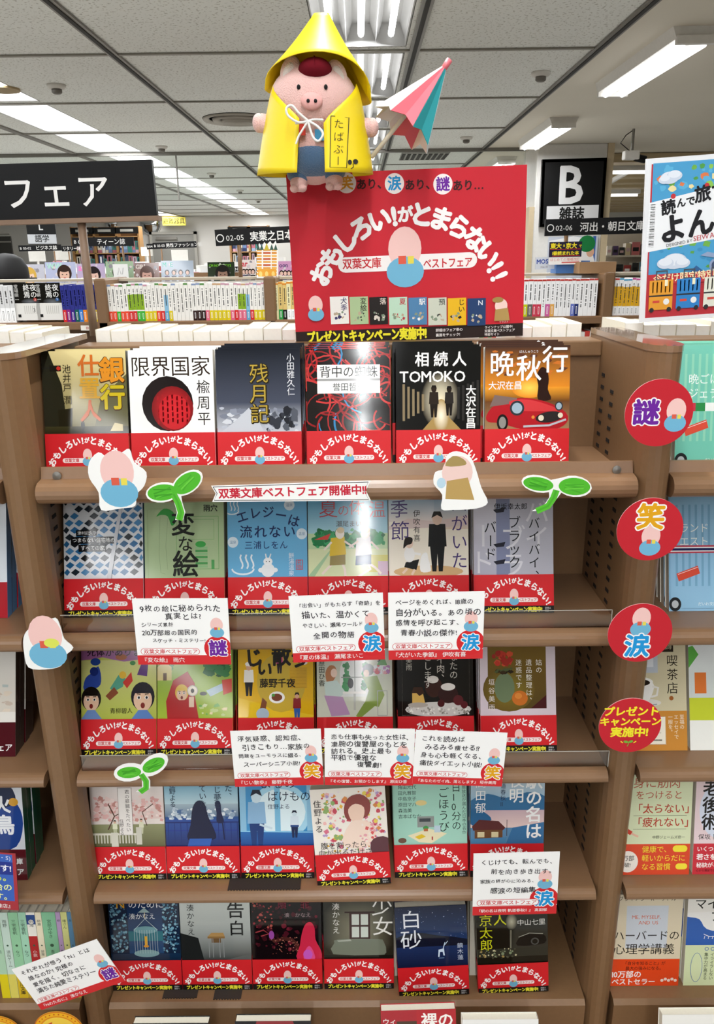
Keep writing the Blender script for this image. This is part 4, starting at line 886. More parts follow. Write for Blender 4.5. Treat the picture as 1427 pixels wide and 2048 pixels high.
A.poly([(78, 108), (86, 128), (94, 126), (92, 106)], '#5c2f7a'); A.poly([(40, 90), (52, 108), (62, 104), (58, 92), (46, 86)], '#57a58c'); A.poly([(34, 80), (46, 92), (52, 84), (40, 74)], '#8a4a2c'); A.poly([(58, 98), (70, 112), (72, 100), (64, 90)], '#d03a30'); A.ell(58, 108, 5, 5, '#e6b93c')
face2(A, 14, 74, 1.25, '#6f8fc4'); face2(A, 86, 76, 1.5, '#5f84c0', hair='#1a1722'); A.text('死体がありました', 8, 139, 12.5, '#241a22', .01, sp=1.02); A.text('青柳碧人', 40, 60, 8, '#2a2416', .0)
add(2, A, 237, 'purple and yellow-green paperback with shouting faces, left end of third row', copies=3, side='#c4c27a')
A = F('#9db83a'); A.grad(0, 46, 105, 148, '#8fb446', '#a9c23c'); A.speck(60, 100, 105, 132, 30, ['#256b35', '#1f5c2d', '#338044'], 5, 12, .8, 3); A.speck(0, 112, 24, 140, 12, ['#2f8a45', '#3c9c50'], 4, 9, 1, 5); A.poly([(0, 100), (0, 118), (10, 126), (20, 118), (20, 100)], '#e6d48a'); A.rect(8, 100, 13, 110, '#6b4a2a'); A.poly([(14, 46), (12, 72), (22, 100), (42, 112), (52, 96), (52, 80), (58, 46)], '#b52a2c'); face2(A, 34, 82, .85, '#b52a2c', hair='#e2bd4a'); A.ell(49, 86, 7.5, 7.5, '#c9c3b4'); A.ell(49, 86, 6.2, 6.2, '#f3ead9'); A.ell(49, 86, 2.4, 3, '#201810'); A.rect(44, 64, 51, 78, '#eed0b8'); A.poly([(68, 86), (96, 98), (100, 90), (74, 78)], '#b9d0de'); A.poly([(90, 100), (104, 102), (104, 84), (92, 80)], '#d0402e'); A.ell(64, 82, 5, 2.5, '#161616'); A.ell(44, 130, 5, 5, '#e0aa3a'); A.speck(56, 50, 104, 72, 16, ['#c9d98a', '#dfe6b0', '#6fae4a', '#f0e0b0'], 2, 6, .7, 9)
A.text('青柳碧人', 70, 133, 8, '#1d2416', .01)
add(2, A, 390, 'green paperback with a girl in a red hood and magnifying glass', copies=2, side='#b9c48a')
A = F('#e2b21a'); A.poly([(0, 46), (0, 76), (60, 60), (105, 52), (105, 46)], '#e9c22c'); A.ell(60, 96, 34, 40, '#c9aa3c'); A.rect(72, 88, 96, 116, '#d0a22a')
for j in range(6): A.rect(73, 89 + j * 4.5, 95, 89.6 + j * 4.5, '#a87f1c', 0)
A.z += 1; people(A, 15, 78, 44, ('#eeeae2', '#17161a'), '#eeeae2', '#d9a988'); A.ell(15, 121, 5, 3, '#f4f2ec'); people(A, 58, 108, 30, ('#d0508a', '#2a2228'), '#e9e6e0', '#dcae92'); people(A, 82, 46, 36, ('#8c2a30', '#2f5fa8'), '#241a16', '#dca98c'); A.ell(54, 76, 11, 8, '#f6f4ee'); A.ell(54, 76, 7.5, 5, '#7a3f26'); A.ell(49, 79, 2.4, 2, '#4f9a3f'); A.poly([(30, 60), (34, 76), (40, 70), (38, 58)], '#7d4a30'); A.ell(34, 54, 9, 8, '#a9bccb'); A.ell(92, 122, 5, 2.5, '#e8e6e2')
for c, x, y, s, r in (('じ', 9, 128, 26, .1), ('い', 26, 117, 23, -.2), ('散', 47, 131, 27, 0), ('歩', 75, 128, 27, .1)): A.text(c, x, y, s, '#1c1510', .035, rot=r)
A.text('藤野千夜', 30, 95, 12.5, '#1c1510', .02)
add(2, A, 552, 'yellow paperback with bold black title and strolling figures', copies=2, side='#d6c58a')
A = F('#cdd0bf'); A.ell(52, 108, 20, 26, '#e3e6e2'); A.rect(32, 76, 72, 110, '#e3e6e2'); A.speck(33, 80, 48, 124, 26, ['#2f8045', '#3d9455', '#27703b'], 3, 6, 1, 2); A.speck(60, 80, 74, 124, 26, ['#2f8045', '#3d9455', '#27703b'], 3, 6, 1, 7); A.line([(53, 76), (53, 132)], 1.2, '#8a9188'); A.line([(34, 102), (72, 102)], 1.2, '#8a9188'); A.ell(47, 94, 4, 7, '#1b1d1c')
A.poly(smooth_loop([(16, 92), (12, 108), (18, 118), (26, 116), (27, 104)], 3), '#b5794f'); A.ell(24, 108, 4.5, 6, '#efd2bf'); A.poly([(10, 96), (28, 98), (40, 82), (30, 74), (12, 78)], '#c9dcd6'); A.poly([(10, 78), (36, 76), (46, 52), (20, 50)], '#b591b5'); A.ell(72, 112, 8, 8, '#6a6d70'); A.ell(69, 107, 4, 5, '#efd2bf'); A.poly([(64, 102), (84, 104), (94, 78), (86, 62), (66, 66), (72, 84)], '#8aa04e'); A.poly([(66, 68), (84, 66), (60, 47), (54, 50)], '#7f9646'); A.rect(36, 80, 68, 83, '#f0efe9'); A.rect(51, 58, 54, 80, '#b9bab2'); A.frame(84, 50, 98, 84, 1, '#a9aaa2'); A.speck(78, 104, 104, 120, 30, ['#c23b4a', '#e0e3e6', '#b784b8', '#d9a0a8'], 2.5, 4.5, 1, 11); A.poly([(84, 118), (92, 136), (98, 118)], '#5f9a56')
A.text('その復讐、', 24, 144, 10, '#2a2c28', .02); 
for i, c in enumerate('お預かりします'): A.text(c, 15 + i * 11.2, 128 + 5 * math.sin(i / 6 * PI), 11, '#23241f', .02, rot=.2 - i * .065)
vt(A, '原田ひ香', 7, 126, 9, '#2a2c28', .0)
add(2, A, 710, 'pale grey-green paperback of a couple at a cafe table', copies=2, side='#d9d8cc')
A = F('#15110f'); A.frame(6, 50, 100, 144, .5, '#8f877c'); A.ell(56, 58, 46, 10, '#d3cfca'); A.speck(10, 50, 100, 62, 60, ['#efece6', '#a9a49c', '#8a857d'], 1, 2.4, 1, 4); A.poly([(20, 64), (20, 82), (34, 84), (38, 66)], '#dcb35c'); A.poly([(19, 80), (22, 88), (34, 88), (37, 80), (30, 76), (26, 80)], '#3a2014'); A.ell(28, 64, 14, 3.5, '#b3aaa0'); A.ell(50, 88, 12, 14, '#3a1d17'); A.ell(49, 98, 8, 5, '#e9e2da'); A.ell(70, 78, 14, 12, '#34191a'); A.ell(70, 88, 10, 5, '#efe9e2'); A.ell(84, 70, 7, 7, '#5c2026'); A.ell(60, 66, 5, 5, '#4a1a1d'); A.ell(92, 64, 5, 5, '#5c2026')
vt(A, 'あなたの', 78, 146, 12, '#d3cec4', 0); vt(A, 'ゼイ肉、', 60, 142, 12, '#d3cec4', 0); vt(A, '落とします', 42, 146, 12, '#d3cec4', 0); vt(A, '垣谷美雨', 16, 146, 9, '#d3cec4', 0)
add(2, A, 872, 'black paperback with chocolate cakes on a lace cloth', copies=2, side='#231d1b')
A = F('#d9cbd2'); A.grad(11, 58, 92, 142, '#7a5f22', '#54431f'); A.radial(40, 84, 36, 30, '#8a7a2e', '#6a5522'); A.poly([(70, 58), (92, 76), (92, 58)], '#4a1d1f'); A.ell(34, 86, 14, 20, '#6f7f5e'); A.speck(14, 112, 48, 138, 18, ['#c23a2a', '#d2502f', '#a52a22'], 4, 8, 1, 3); A.speck(18, 100, 48, 116, 14, ['#3a2a18', '#4f5a34', '#2a2014'], 3, 6, .6, 4); A.ell(55, 72, 11, 10, '#c9702a'); A.ell(53, 75, 5, 4, '#dd8a3c')
vt(A, '姑の', 82, 124, 9, '#efe9da', 0, 1.12); vt(A, '遺品整理は、', 68, 124, 9, '#efe9da', 0, 1.12); vt(A, '迷惑です', 54, 124, 9, '#efe9da', 0, 1.12); vt(A, '垣谷美雨', 16, 98, 9, '#e6dcd0', 0, 1.25)
add(2, A, 1037, 'pale lilac paperback with a still life of fruit and flowers', copies=2, side='#d9d0d4')
# --- fourth row
A = F('#e9ddd6'); A.grad(0, 90, 105, 148, '#eee8e4', '#e3c9c2'); A.speck(0, 84, 105, 126, 150, ['#e8b9b4', '#dba39f', '#f0d3cd', '#c98f86', '#f3ded8'], 2, 6, .8, 6); A.grad(0, 46, 105, 82, '#8f9168', '#5d5a38'); A.line([(24, 74), (34, 94), (26, 112)], 1.8, '#5a3d30'); A.line([(34, 94), (52, 104), (60, 118)], 1.3, '#5a3d30'); A.line([(80, 80), (74, 100), (90, 112)], 1.3, '#5a3d30')
people(A, 34, 66, 22, ('#e6e6c8', '#bcbf9a'), '#2a1e18'); people(A, 72, 68, 22, ('#dedcc0', '#c9c9a8'), '#2a1e18')
for k in range(14): A.rect(4 + k * 4.4, 54, 6 + k * 4.4, 66, '#cfcdbb', 0)
A.z += 1; A.rect(0, 66, 64, 69, '#e0dccb'); A.rect(28, 46, 38, 70, '#d9d6c6'); A.rect(64, 52, 72, 78, '#d0cdbd'); A.rect(40, 66, 60, 136, '#f1ebe6'); A.frame(40, 66, 60, 136, .5, '#b9a49c'); vt(A, '君の膵臓をたべたい', 53.5, 133, 6.6, '#3b302c', 0, 1.05); vt(A, '住野よる', 44, 90, 6, '#3b302c', 0)
add(3, A, 261, 'pink cherry blossom paperback with white title strip, left end of fourth row', copies=3, side='#c3b5ac')
A = F('#29508f'); A.grad(0, 110, 105, 148, '#5fa9c9', '#bcd6de'); A.grad(0, 92, 105, 111, '#a8bcc8', '#5d7391'); A.speck(0, 84, 105, 108, 70, ['#dfe6ea', '#8fa4ba', '#4c6a94', '#b9c8d4'], 2, 6, .7, 2); A.grad(0, 46, 105, 88, '#2d4f9a', '#16245f'); A.line([(0, 84), (105, 84)], 2, '#1a2a6c'); A.line([(0, 72), (105, 72)], 1.4, '#22388a')
for k in range(12): A.line([(4 + k * 9, 46), (4 + k * 9, 84)], .8, '#1a2a6c')
A.poly(smooth_loop([(32, 58), (36, 80), (40, 106), (48, 116), (57, 112), (62, 92), (72, 66), (66, 58)], 3), '#0f1438'); A.poly([(34, 60), (30, 46), (62, 46), (66, 60)], '#2b5bb0'); A.poly(smooth_loop([(74, 84), (74, 98), (72, 112), (76, 116), (80, 112), (81, 98), (84, 84)], 3), '#141a44'); A.line([(82, 84), (84, 58)], 1.8, '#141a44')
vt(A, 'また、', 92, 150, 11, '#1b2c44', 0); vt(A, '同じ夢を', 76, 148, 11, '#1b2c44', 0); vt(A, '見ていた', 55, 150, 11, '#1b2c44', 0); vt(A, '住野よる', 12, 144, 9.5, '#1b2c44', 0)
add(3, A, 408, 'blue city paperback with long-haired girl and cat on railing', copies=2, side='#274a86')
A = F('#3f92cb'); A.ell(58, 98, 44, 42, '#a8d9ef'); A.ell(58, 98, 36, 34, '#e3f5fb'); A.rect(0, 46, 9, 148, '#8fc3e2'); A.rect(96, 46, 105, 148, '#8fc3e2'); A.rect(50, 46, 58, 148, '#7dbfe2'); A.grad(0, 46, 105, 70, '#2a70b8', '#153d86'); A.line([(0, 70), (105, 68)], 1.5, '#8fd0ee'); A.line([(0, 142), (105, 146)], 2, '#2a6ea8')
people(A, 24, 46, 84, ('#8fb9dc', '#173a78'), '#0f1830', '#cfe3ee'); people(A, 78, 60, 40, ('#dceaf4', '#10224e'), '#0b142c', '#d4e6f0'); A.rect(72, 76, 84, 79, '#2a4a86'); A.line([(28, 80), (46, 74)], 3, '#cfe3ee')
A.text('よるの', 30, 140, 17, '#12233f', .0); A.text('ばけもの', 40, 121, 15.5, '#12233f', .0); A.text('住野よる', 40, 106, 8, '#1c3356', 0)
add(3, A, 556, 'bright blue paperback with two figures before a round window', copies=2, side='#3c7fb8')
A = F('#f3ebe0'); A.speck(12, 46, 105, 148, 230, ['#d9718a', '#e8b23c', '#c74a5a', '#b59ac4', '#e6cf5a', '#f0b9b4', '#8fae6a', '#d98a4a', '#efe0ea'], 1.5, 5.5, 1, 12); A.poly(smooth_loop([(50, 100), (46, 118), (54, 134), (70, 138), (82, 128), (82, 112), (74, 102)], 3), '#8a3f3a'); A.poly(smooth_loop([(54, 102), (52, 116), (62, 124), (74, 118), (72, 102), (62, 94)], 3), '#f0cdb8'); A.poly(smooth_loop([(40, 66), (54, 96), (72, 98), (88, 88), (84, 64), (60, 56)], 3), '#f3d9c8'); A.speck(60, 60, 96, 96, 30, ['#e4a0a8', '#f3e2d6', '#d95a5a'], 2, 4, 1, 5); A.poly(smooth_loop([(82, 46), (80, 64), (90, 72), (105, 70), (105, 46)], 2), '#5a3038')
A.text('腹を割ったら', 9, 62, 11, '#2a2220', 0); A.text('血が出るだけさ', 5, 51, 11, '#2a2220', 0); vt(A, '住野よる', 9, 132, 11.5, '#2a2220', 0, 1.1)
add(3, A, 708, 'white paperback with colourful flowers pulled forward in the fourth row', copies=0, side='#d8d0c4', roll=-.055, dy=-.013, lean=.1)
A = F('#a3d3c0'); vt(A, '1日10分の', 90, 152, 14, '#23302c', 0); vt(A, 'ごほうび', 72, 132, 16, '#23302c', 0, 1.05); vt(A, 'ＮＨＫ国際放送が選んだ日本の名作'[3:], 101, 140, 6, '#3a4a44', 0)
for i, n in enumerate(('江國香織', '角田光代', '田丸雅智', '中島京子', '原田マハ', '森浩美', '吉本ばなな')): A.text(n, 7, 142 - i * 8.6, 6.6, '#2a3a35', 0)
A.poly([(20, 62), (50, 72), (76, 64), (54, 50), (36, 52)], '#eadfb8'); A.rect(34, 74, 58, 90, '#8f9490'); A.rect(37, 82, 53, 87, '#40464a'); A.ell(46, 73, 4, 3, '#3f8f46'); A.rect(43, 68, 49, 72, '#b5623a'); A.poly([(30, 60), (40, 64), (46, 60), (36, 56)], '#e2c02c'); A.rect(58, 66, 67, 76, '#bcd0dc'); A.ell(12, 55, 6, 4, '#6b4a38'); A.ell(40, 110, 8, 4, '#e4cf8c'); A.rect(54, 55, 56, 60, '#b03a3a')
add(3, A, 862, 'mint green paperback with a column of small names and a radio', copies=2, side='#b9d6c8', roll=-.02)
A = F('#5b86a8'); A.grad(0, 104, 105, 148, '#c6d3d9', '#7fa9c4'); A.poly(smooth_loop([(0, 112), (24, 122), (50, 116), (80, 124), (105, 118), (105, 96), (0, 96)], 3), '#2f6a96'); A.grad(0, 72, 105, 98, '#c9aeb4', '#e2c8c0'); A.poly(smooth_loop([(0, 100), (18, 96), (30, 84), (12, 76), (0, 78)], 3), '#2d6490'); A.poly([(60, 72), (105, 80), (105, 46), (50, 46)], '#3a6f9c'); A.poly([(2, 74), (12, 84), (40, 82), (50, 72), (46, 68), (4, 68)], '#5c3130'); A.rect(6, 56, 46, 69, '#6d4a30'); A.rect(10, 58, 20, 66, '#d8cba0'); A.rect(30, 58, 40, 66, '#d8cba0'); A.poly([(0, 46), (50, 46), (52, 58), (0, 56)], '#4c84ad'); A.line([(52, 60), (52, 84)], .8, '#3a2a28')
vt(A, '駅の名は', 90, 152, 24, '#f3f3f0', .02, 1.02); vt(A, '夜明', 65, 152, 22, '#f3f3f0', .01); vt(A, '軌道春秋Ⅱ', 46, 146, 8, '#20304a', 0, 1.1); vt(A, '髙田郁', 14, 146, 16, '#f3f3f0', .0, 1.15)
add(3, A, 1012, 'blue sunset paperback with a small station house, right end of fourth row', copies=3, side='#8aa2b4')
# --- fifth row
A = F('#17263f'); A.grad(28, 46, 80, 148, '#16264a', '#1d4a78'); A.speck(0, 60, 28, 148, 120, ['#5d8fa8', '#7aabc0', '#3f6f8c', '#94bccb'], 1.2, 3, 1, 2); A.speck(78, 60, 105, 148, 120, ['#5d8fa8', '#7aabc0', '#3f6f8c', '#94bccb'], 1.2, 3, 1, 3); A.rect(28, 80, 80, 96, '#1d6a78'); A.grad(0, 46, 105, 60, '#16304f', '#0f2238'); A.ell(54, 60, 19, 6, '#7fa4a8'); A.ell(54, 98, 18, 6, '#6a9aa2')
for k in range(10): A.line([(37 + k * 3.8, 60), (37 + k * 3.8, 98)], .5, '#b9cdd0')
A.line([(37, 98), (54, 116), (72, 98)], .8, '#b9cdd0'); A.poly([(44, 126), (54, 134), (62, 126)], '#8fa6a8'); A.line([(54, 116), (54, 126)], 1, '#c9b46a'); A.rect(52, 74, 56, 88, '#e0aa2a'); A.ell(54, 72, 4, 2, '#d9952a')
A.text('N', 12, 140, 18, '#c9932a', .01); A.text('のために', 30, 139, 13.5, '#e9ebee', 0); A.text('湊かなえ', 30, 120, 10, '#dfe4e8', 0)
add(4, A, 297, 'dark blue paperback with a birdcage, left end of the bottom row', copies=2, side='#3a5468')
A = F(('#c3c8c2', '#3d4140')); A.grad(0, 100, 105, 148, '#ced4cf', '#a9aeaa'); A.grad(0, 46, 105, 100, '#a9aeaa', '#2f3231'); A.poly([(0, 92), (26, 84), (34, 46), (0, 46)], '#1f2121'); A.poly([(60, 46), (105, 58), (105, 46)], '#5a5e5c'); A.poly([(40, 86), (46, 92), (64, 92), (66, 86)], '#b08a55'); A.rect(40, 83, 66, 86, '#8a6a40'); A.rect(46, 76, 60, 83, '#6a5236')
for x in (42, 48, 58, 64): A.line([(x, 52), (x, 83)], 1, '#8d9090')
A.text('告', 70, 128, 27, '#141515', .01); A.text('白', 72, 99, 25, '#141515', .01); vt(A, '湊かなえ', 16, 138, 11.5, '#1f2121', 0, 1.1)
add(4, A, 433, 'grey paperback with a single school desk, bottom row', copies=2, side='#9a9e9a')
A = F('#120a0d'); A.speck(0, 60, 105, 140, 60, ['#4a1420', '#2a0d16', '#6a1c2c', '#3a1018'], 2, 6, 1, 2); A.speck(0, 96, 34, 140, 34, ['#8f2f3a', '#6d1f2c', '#b0524a'], .8, 3, 1, 3); A.line([(6, 92), (18, 96), (26, 90), (14, 86)], 2, '#9a3a40'); A.line([(28, 86), (34, 78), (48, 82), (60, 80), (68, 72), (70, 58)], 6, '#4a2420'); A.speck(28, 56, 72, 86, 60, ['#b06a5a', '#7d4038', '#c98a70'], .6, 1.4, 1, 5); A.ell(30, 88, 4, 7, '#9a4aa0')
A.poly(smooth_loop([(68, 48), (72, 70), (76, 92), (82, 106), (90, 108), (95, 98), (96, 80), (104, 62), (104, 48)], 3), '#cf2a48'); A.poly(smooth_loop([(78, 48), (80, 62), (86, 70), (92, 62), (94, 48)], 3), '#e0508a'); A.ell(84, 56, 7, 8, '#c95ac0')
A.text('贖', 40, 136, 14, '#7a2438', 0); A.text('罪', 74, 136, 14, '#7a2438', 0); A.text('湊', 50, 120, 8, '#a58f92', 0); A.text('かなえ', 66, 120, 8, '#a58f92', 0)
add(4, A, 576, 'black and crimson paperback with a pink silhouette, bottom row', copies=2, side='#1a1214')
A = F('#25241a'); A.radial(52, 96, 60, 56, '#86826a', '#22211a'); A.rect(0, 46, 105, 54, '#191813'); A.rect(39, 80, 70, 124, '#3a1f1a'); A.rect(32, 122, 77, 124.5, '#2f1814')
for x, y in ((42.5, 103), (56, 103), (42.5, 83), (56, 83)): A.rect(x, y, x + 11, y + 17, '#cfd6cc', 0)
A.z += 1; A.poly(smooth_loop([(14, 56), (16, 74), (22, 80), (80, 80), (90, 76), (94, 58), (80, 54)], 2), '#737a6a'); A.poly([(20, 78), (40, 80), (42, 77), (22, 76)], '#a9ad9f'); A.text('少', 72, 132, 32, '#eceae4', 0); A.text('女', 73, 100, 32, '#eceae4', 0); vt(A, '湊かなえ', 19, 138, 11.5, '#e2e0d8', 0, 1.1)
add(4, A, 718, 'dark olive paperback with a white-paned window, bottom row', copies=2, side='#26241c')
A = F('#13203f'); A.grad(0, 80, 105, 148, '#141d38', '#1f3a66'); A.speck(0, 90, 105, 146, 60, ['#c9d4e8', '#6d86b4', '#8fa4cc'], .3, .8, 1, 4); A.poly(smooth_loop([(0, 98), (30, 106), (60, 100), (105, 92), (105, 80), (0, 80)], 2), '#0e1728'); A.grad(0, 46, 105, 82, '#1b2f5a', '#0f1a38'); A.poly([(62, 76), (70, 78), (71, 66), (69, 66), (68, 72), (64, 72), (63, 64), (61, 64)], '#cfe0f0'); A.line([(69, 78), (72, 88)], 1.2, '#cfe0f0'); A.line([(72, 84), (76, 90)], .8, '#cfe0f0'); A.line([(62, 62), (70, 62)], .8, '#7a98c0')
A.text('白', 8, 127, 31, '#e6e9ee', 0); A.text('砂', 6, 94, 33, '#e6e9ee', 0); vt(A, '鏑木蓮', 94, 86, 9, '#b9c4d6', 0, 1.1)
add(4, A, 868, 'navy paperback with a pale deer on night hills, pulled forward', copies=0, side='#1a2540', roll=-.05, dy=-.012, lean=.1)
A = F('#17160f'); A.grad(48, 70, 105, 148, '#22221c', '#33322a'); A.line([(50, 70), (52, 148)], 1.5, '#8a8672'); A.radial(52, 118, 9, 14, '#b9b49a', '#22221c'); A.rect(0, 60, 105, 74, '#2f2f26'); A.speck(0, 56, 60, 76, 40, ['#c9c49a', '#7d8a6a', '#4a4a38', '#a08a50'], 1, 3, 1, 3); A.poly(smooth_loop([(60, 78), (64, 92), (76, 98), (98, 96), (100, 80)], 3), '#0c0c0a'); A.line([(62, 92), (78, 98), (98, 96)], 1, '#a9a798'); A.ell(86, 84, 6, 6, '#4a4a46'); A.ell(86, 84, 4, 4, '#15150f')
vt(A, '家京太郎', 14, 152, 20, '#cfd01e', 0, 1.02); vt(A, '定人', 35, 152, 20, '#cfd01e', 0); A.text('中山七里', 60, 116, 10.5, '#eceae2', 0)
add(4, A, 1026, 'black night street paperback with yellow vertical title, pulled forward', copies=0, side='#22211a', roll=-.05, dy=-.008, lean=.1)
BYR = [.925, .916, .905, .889, .884]; PYB = [935, 1228, 1505, 1755, 1985]; LEAN = [.2, .3, .34, .18, .15]
lastx = {}
for row, A, cx, label, k in BOOKS:
    dy = k.pop('dy', 0); ln = k.pop('lean', LEAN[row]); Y = BYR[row] + dy
    x = max(at(cx, PYB[row], Y).x, lastx.get(row, XL - .0620) + .1030); lastx[row] = x; k['copies'] = min(3, k.get('copies', 0))
    book(A, (x, Y, FZ[row] + .0004), label, ln, group='face-out paperbacks in the middle bay', step=.0215 if row == 0 else .0152, **k)
# stock left standing behind the books that slid forward
PALE = F('#e6dfcd')
for cx, row, lb, n in ((702, 3, 'cream page-side paperback standing behind the flower cover', 2), (864, 4, 'cream page-side paperback behind the navy deer cover', 2), (1012, 4, 'cream page-side paperback behind the yellow-titled cover', 2)):
    x = at(cx, PYB[row], BYR[row] + .02).x; book(PALE, (x - .006, BYR[row] + .02, FZ[row] + .0004), lb, .16, copies=n - 1, band=False, side='#d9d0b8')
for cx, cy, Y, w, row, lb in ((528, 1770, .872, .1, 3, 'dark notched anti-slip mat under the bright blue paperback'), (360, 1990, .874, .05, 4, 'dark notched mat between the birdcage and school desk paperbacks'), (455, 1995, .872, .04, 4, 'dark mat under the school desk paperback')):
    x = at(cx, cy, Y).x; g = G().box(-w / 2, w / 2, 0, .06, 0, .0012); 
    for j in range(int(w / .004)): g.box(-w / 2 + j * .004, -w / 2 + j * .004 + .0022, -.0015, 0, 0, .0012)
    o = tag(g.build('anti_slip_mat', mat('dark_rubber', '#2a211c', .8), loc=(x, Y - .004, FZ[row] + .00005)), lb, 'mat')

# ------------------------------------------------------------------ recommendation cards, stickers, cut-outs
SYM = {'謎': '#6a1f96', '笑': '#e0a210', '涙': '#1b93d4'}
def sym(A, c, x, y, s, out='#f4f2f0'):
    A.text(c, x, y, s, out, .085, al='c'); A.text(c, x, y, s, SYM[c], .035, al='c')
def pop(TL, TR, BR, BL, lines, foot, c, label, Y=.846, tilt=0):
    b, w, h, ro = quad(TL, TR, BR, BL, Y); W_, H_ = w * 1000, h * 1000; k = H_ / 76
    A = Art(W_, H_, '#f4f3f1'); A.rect(0, 0, W_, 11 * k, '#cf2a2e')
    A.ell(W_ - 13 * k, 18 * k, 14.5 * k, 14.5 * k, '#cf2127') if 0 else None
    P = [(x, y) for x, y in [(W_ - 13 * k + 14.5 * k * math.cos(2 * PI * j / 28), 19 * k + 14.5 * k * math.sin(2 * PI * j / 28)) for j in range(28)]]
    A.poly([(min(W_, x), y) for x, y in P], '#cf2127')
    mascot(A, W_ - 13 * k, 42 * k, 22 * k); sym(A, c, W_ - 13 * k, 19 * k, 19 * k)
    n = len(lines); y = H_ - 11 * k; dy = (H_ - 30 * k) / n
    for ln in lines:
        small = ln.startswith('~'); ind = len(ln) - len(ln.lstrip()); s = (5.6 if small else 8.8) * k; t = ln.strip(' ~')
        mx = W_ - (8 * k + ind * 5 * k) - (22 * k if y < H_ * .62 else 4 * k); s = min(s, mx / max(1, len(t)) * 1.03)
        A.text(t, 7 * k + ind * 5 * k, y, s, '#232226', .012, hand=1); y -= dy
    pw = 62 * k
    A.pill(4 * k, 11.6 * k, 4 * k + pw, 19.4 * k, '#cf2a2e'); A.pill(4.5 * k, 12.1 * k, 3.5 * k + pw, 18.9 * k, '#f4f3f1'); A.text('双葉文庫ベストフェア', 7 * k, 15.5 * k, 5.7 * k, '#c9262c', .015)
    A.text(foot, 4 * k, 5.6 * k, min(6.2 * k, (W_ - 8 * k) / len(foot)), '#f4efec', .005)
    o = link('recommendation_card', A.mesh('recommendation_card', [((-w / 2, w / 2, .0002, .0008, 0, h), '#efeeec')], m=MATTE, eps=1.2e-5), None, b, (tilt, ro, 0))
    tag(o, label, 'card', 'handwritten recommendation cards')
pop((277, 1198), (465, 1197), (464, 1329), (275, 1329), ['9枚の絵に秘められた', '     真実とは?', '~シリーズ累計', '210万部超の国民的', '  スケッチ・ミステリー!'], '『変な絵』 雨穴', '謎', 'handwritten white card with purple symbol below the pale green paperback')
pop((581, 1194), (767, 1184), (771, 1320), (585, 1324), ['「出会い」がもたらす「奇跡」を', ' 描いた、温かくて', ' やさしい、瀬尾ワールド', '   全開の物語'], '『夏の体温』 瀬尾まいこ', '涙', 'handwritten white card with blue symbol below the running children paperback')
pop((771, 1186), (961, 1183), (966, 1317), (775, 1320), ['ページをめくれば、18歳の', '自分がいる。あの頃の', '感情を呼び起こす、', ' 青春小説の傑作!'], '『犬がいた季節』 伊吹有喜', '涙', 'handwritten white card with blue symbol below the white dog paperback', Y=.844)
pop((462, 1462), (643, 1458), (647, 1569), (470, 1574), ['浮気疑惑、認知症、', ' 引きこもり…家族の', '問題をユーモラスに綴る、', ' スーパーシニア小説!'], '『じい散歩』 藤野千夜', '笑', 'handwritten white card with yellow symbol below the yellow paperback')
pop((645, 1457), (830, 1458), (824, 1571), (651, 1570), ['恋も仕事も失った女性は、', '凄腕の復讐屋のもとを', '訪れる。史上最も', '平和で優雅な', '      復讐劇!'], '『その復讐、お預かりします』 原田ひ香', '笑', 'handwritten white card with yellow symbol below the cafe couple paperback')
pop((830, 1460), (1013, 1466), (1003, 1573), (824, 1568), ['これを読めば', ' みるみる痩せる!?', '身も心も軽くなる、', '痛快ダイエット小説!'], '『あなたのゼイ肉、落とします』 垣谷美雨', '笑', 'handwritten white card with yellow symbol below the chocolate cake paperback', Y=.844)
pop((938, 1708), (1108, 1704), (1113, 1827), (943, 1831), ['くじけても、転んでも、', '  前を向き歩き出す。', '家族の絆が心に沁みる、', '  感涙の短編集'], '『駅の名は夜明 軌道春秋Ⅱ』 髙田郁', '涙', 'handwritten white card with blue symbol below the station house paperback')
pop((64, 1932), (237, 1871), (249, 1962), (84, 2020), ['それぞれが想う「N」とは', ' 誰なのか? 究極の', ' 愛を描く、切なさに', ' 満ちた純愛ミステリー'], '『Nのために』 湊かなえ', '謎', 'tilted handwritten white card with purple symbol at lower left', Y=.82)

def disc(cx, cy, rx, Y, art, label, tilt=0, rot=0):
    p = at(cx, cy, Y); r = rx * (p.y * math.cos(PITCH) - (p.z - EYE) * math.sin(PITCH)) / FPX * 1000; A = Art(2 * r, 2 * r); A.ell(r, r, r, r, '#c01f2c', 48); art(A, r)
    g = G().lathe([(r / 1000, 0), (r / 1000, .0008)], 48, Matrix.Translation((0, .0008, r / 1000)) @ Matrix.Rotation(PI / 2, 4, 'X') @ Matrix.Translation((0, 0, -.0002)))
    o = link('round_sticker', A.mesh('round_sticker', [(g, '#d8a0a0')], m=MATTE, y0=-.0002), None, p - Vector((0, 0, r / 1000)), (tilt, rot, 0)); tag(o, label, 'sticker', 'round red stickers on the right divider')
def d1(A, r): mascot(A, r * 1.5, r * .9, r * .95); sym(A, '謎', r * .62, r * 1.02, r * .78)
def d2(A, r): mascot(A, r * 1.05, r * .62, r * .95); sym(A, '笑', r * .98, r * 1.4, r * .85)
def d3(A, r): mascot(A, r * 1.0, r * 1.34, r * .95); sym(A, '涙', r * .95, r * .55, r * .8)
def sprout(A, x, y, k, c='#6fae3a', w=.09):
    A.ell(x - .3 * k, y + .3 * k, .3 * k, .18 * k, c, rot=-.3); A.ell(x + .3 * k, y + .33 * k, .3 * k, .18 * k, c, rot=.4); A.line([(x, y + .25 * k), (x + .05 * k, y), (x - .1 * k, y - .35 * k)], w * k, c)
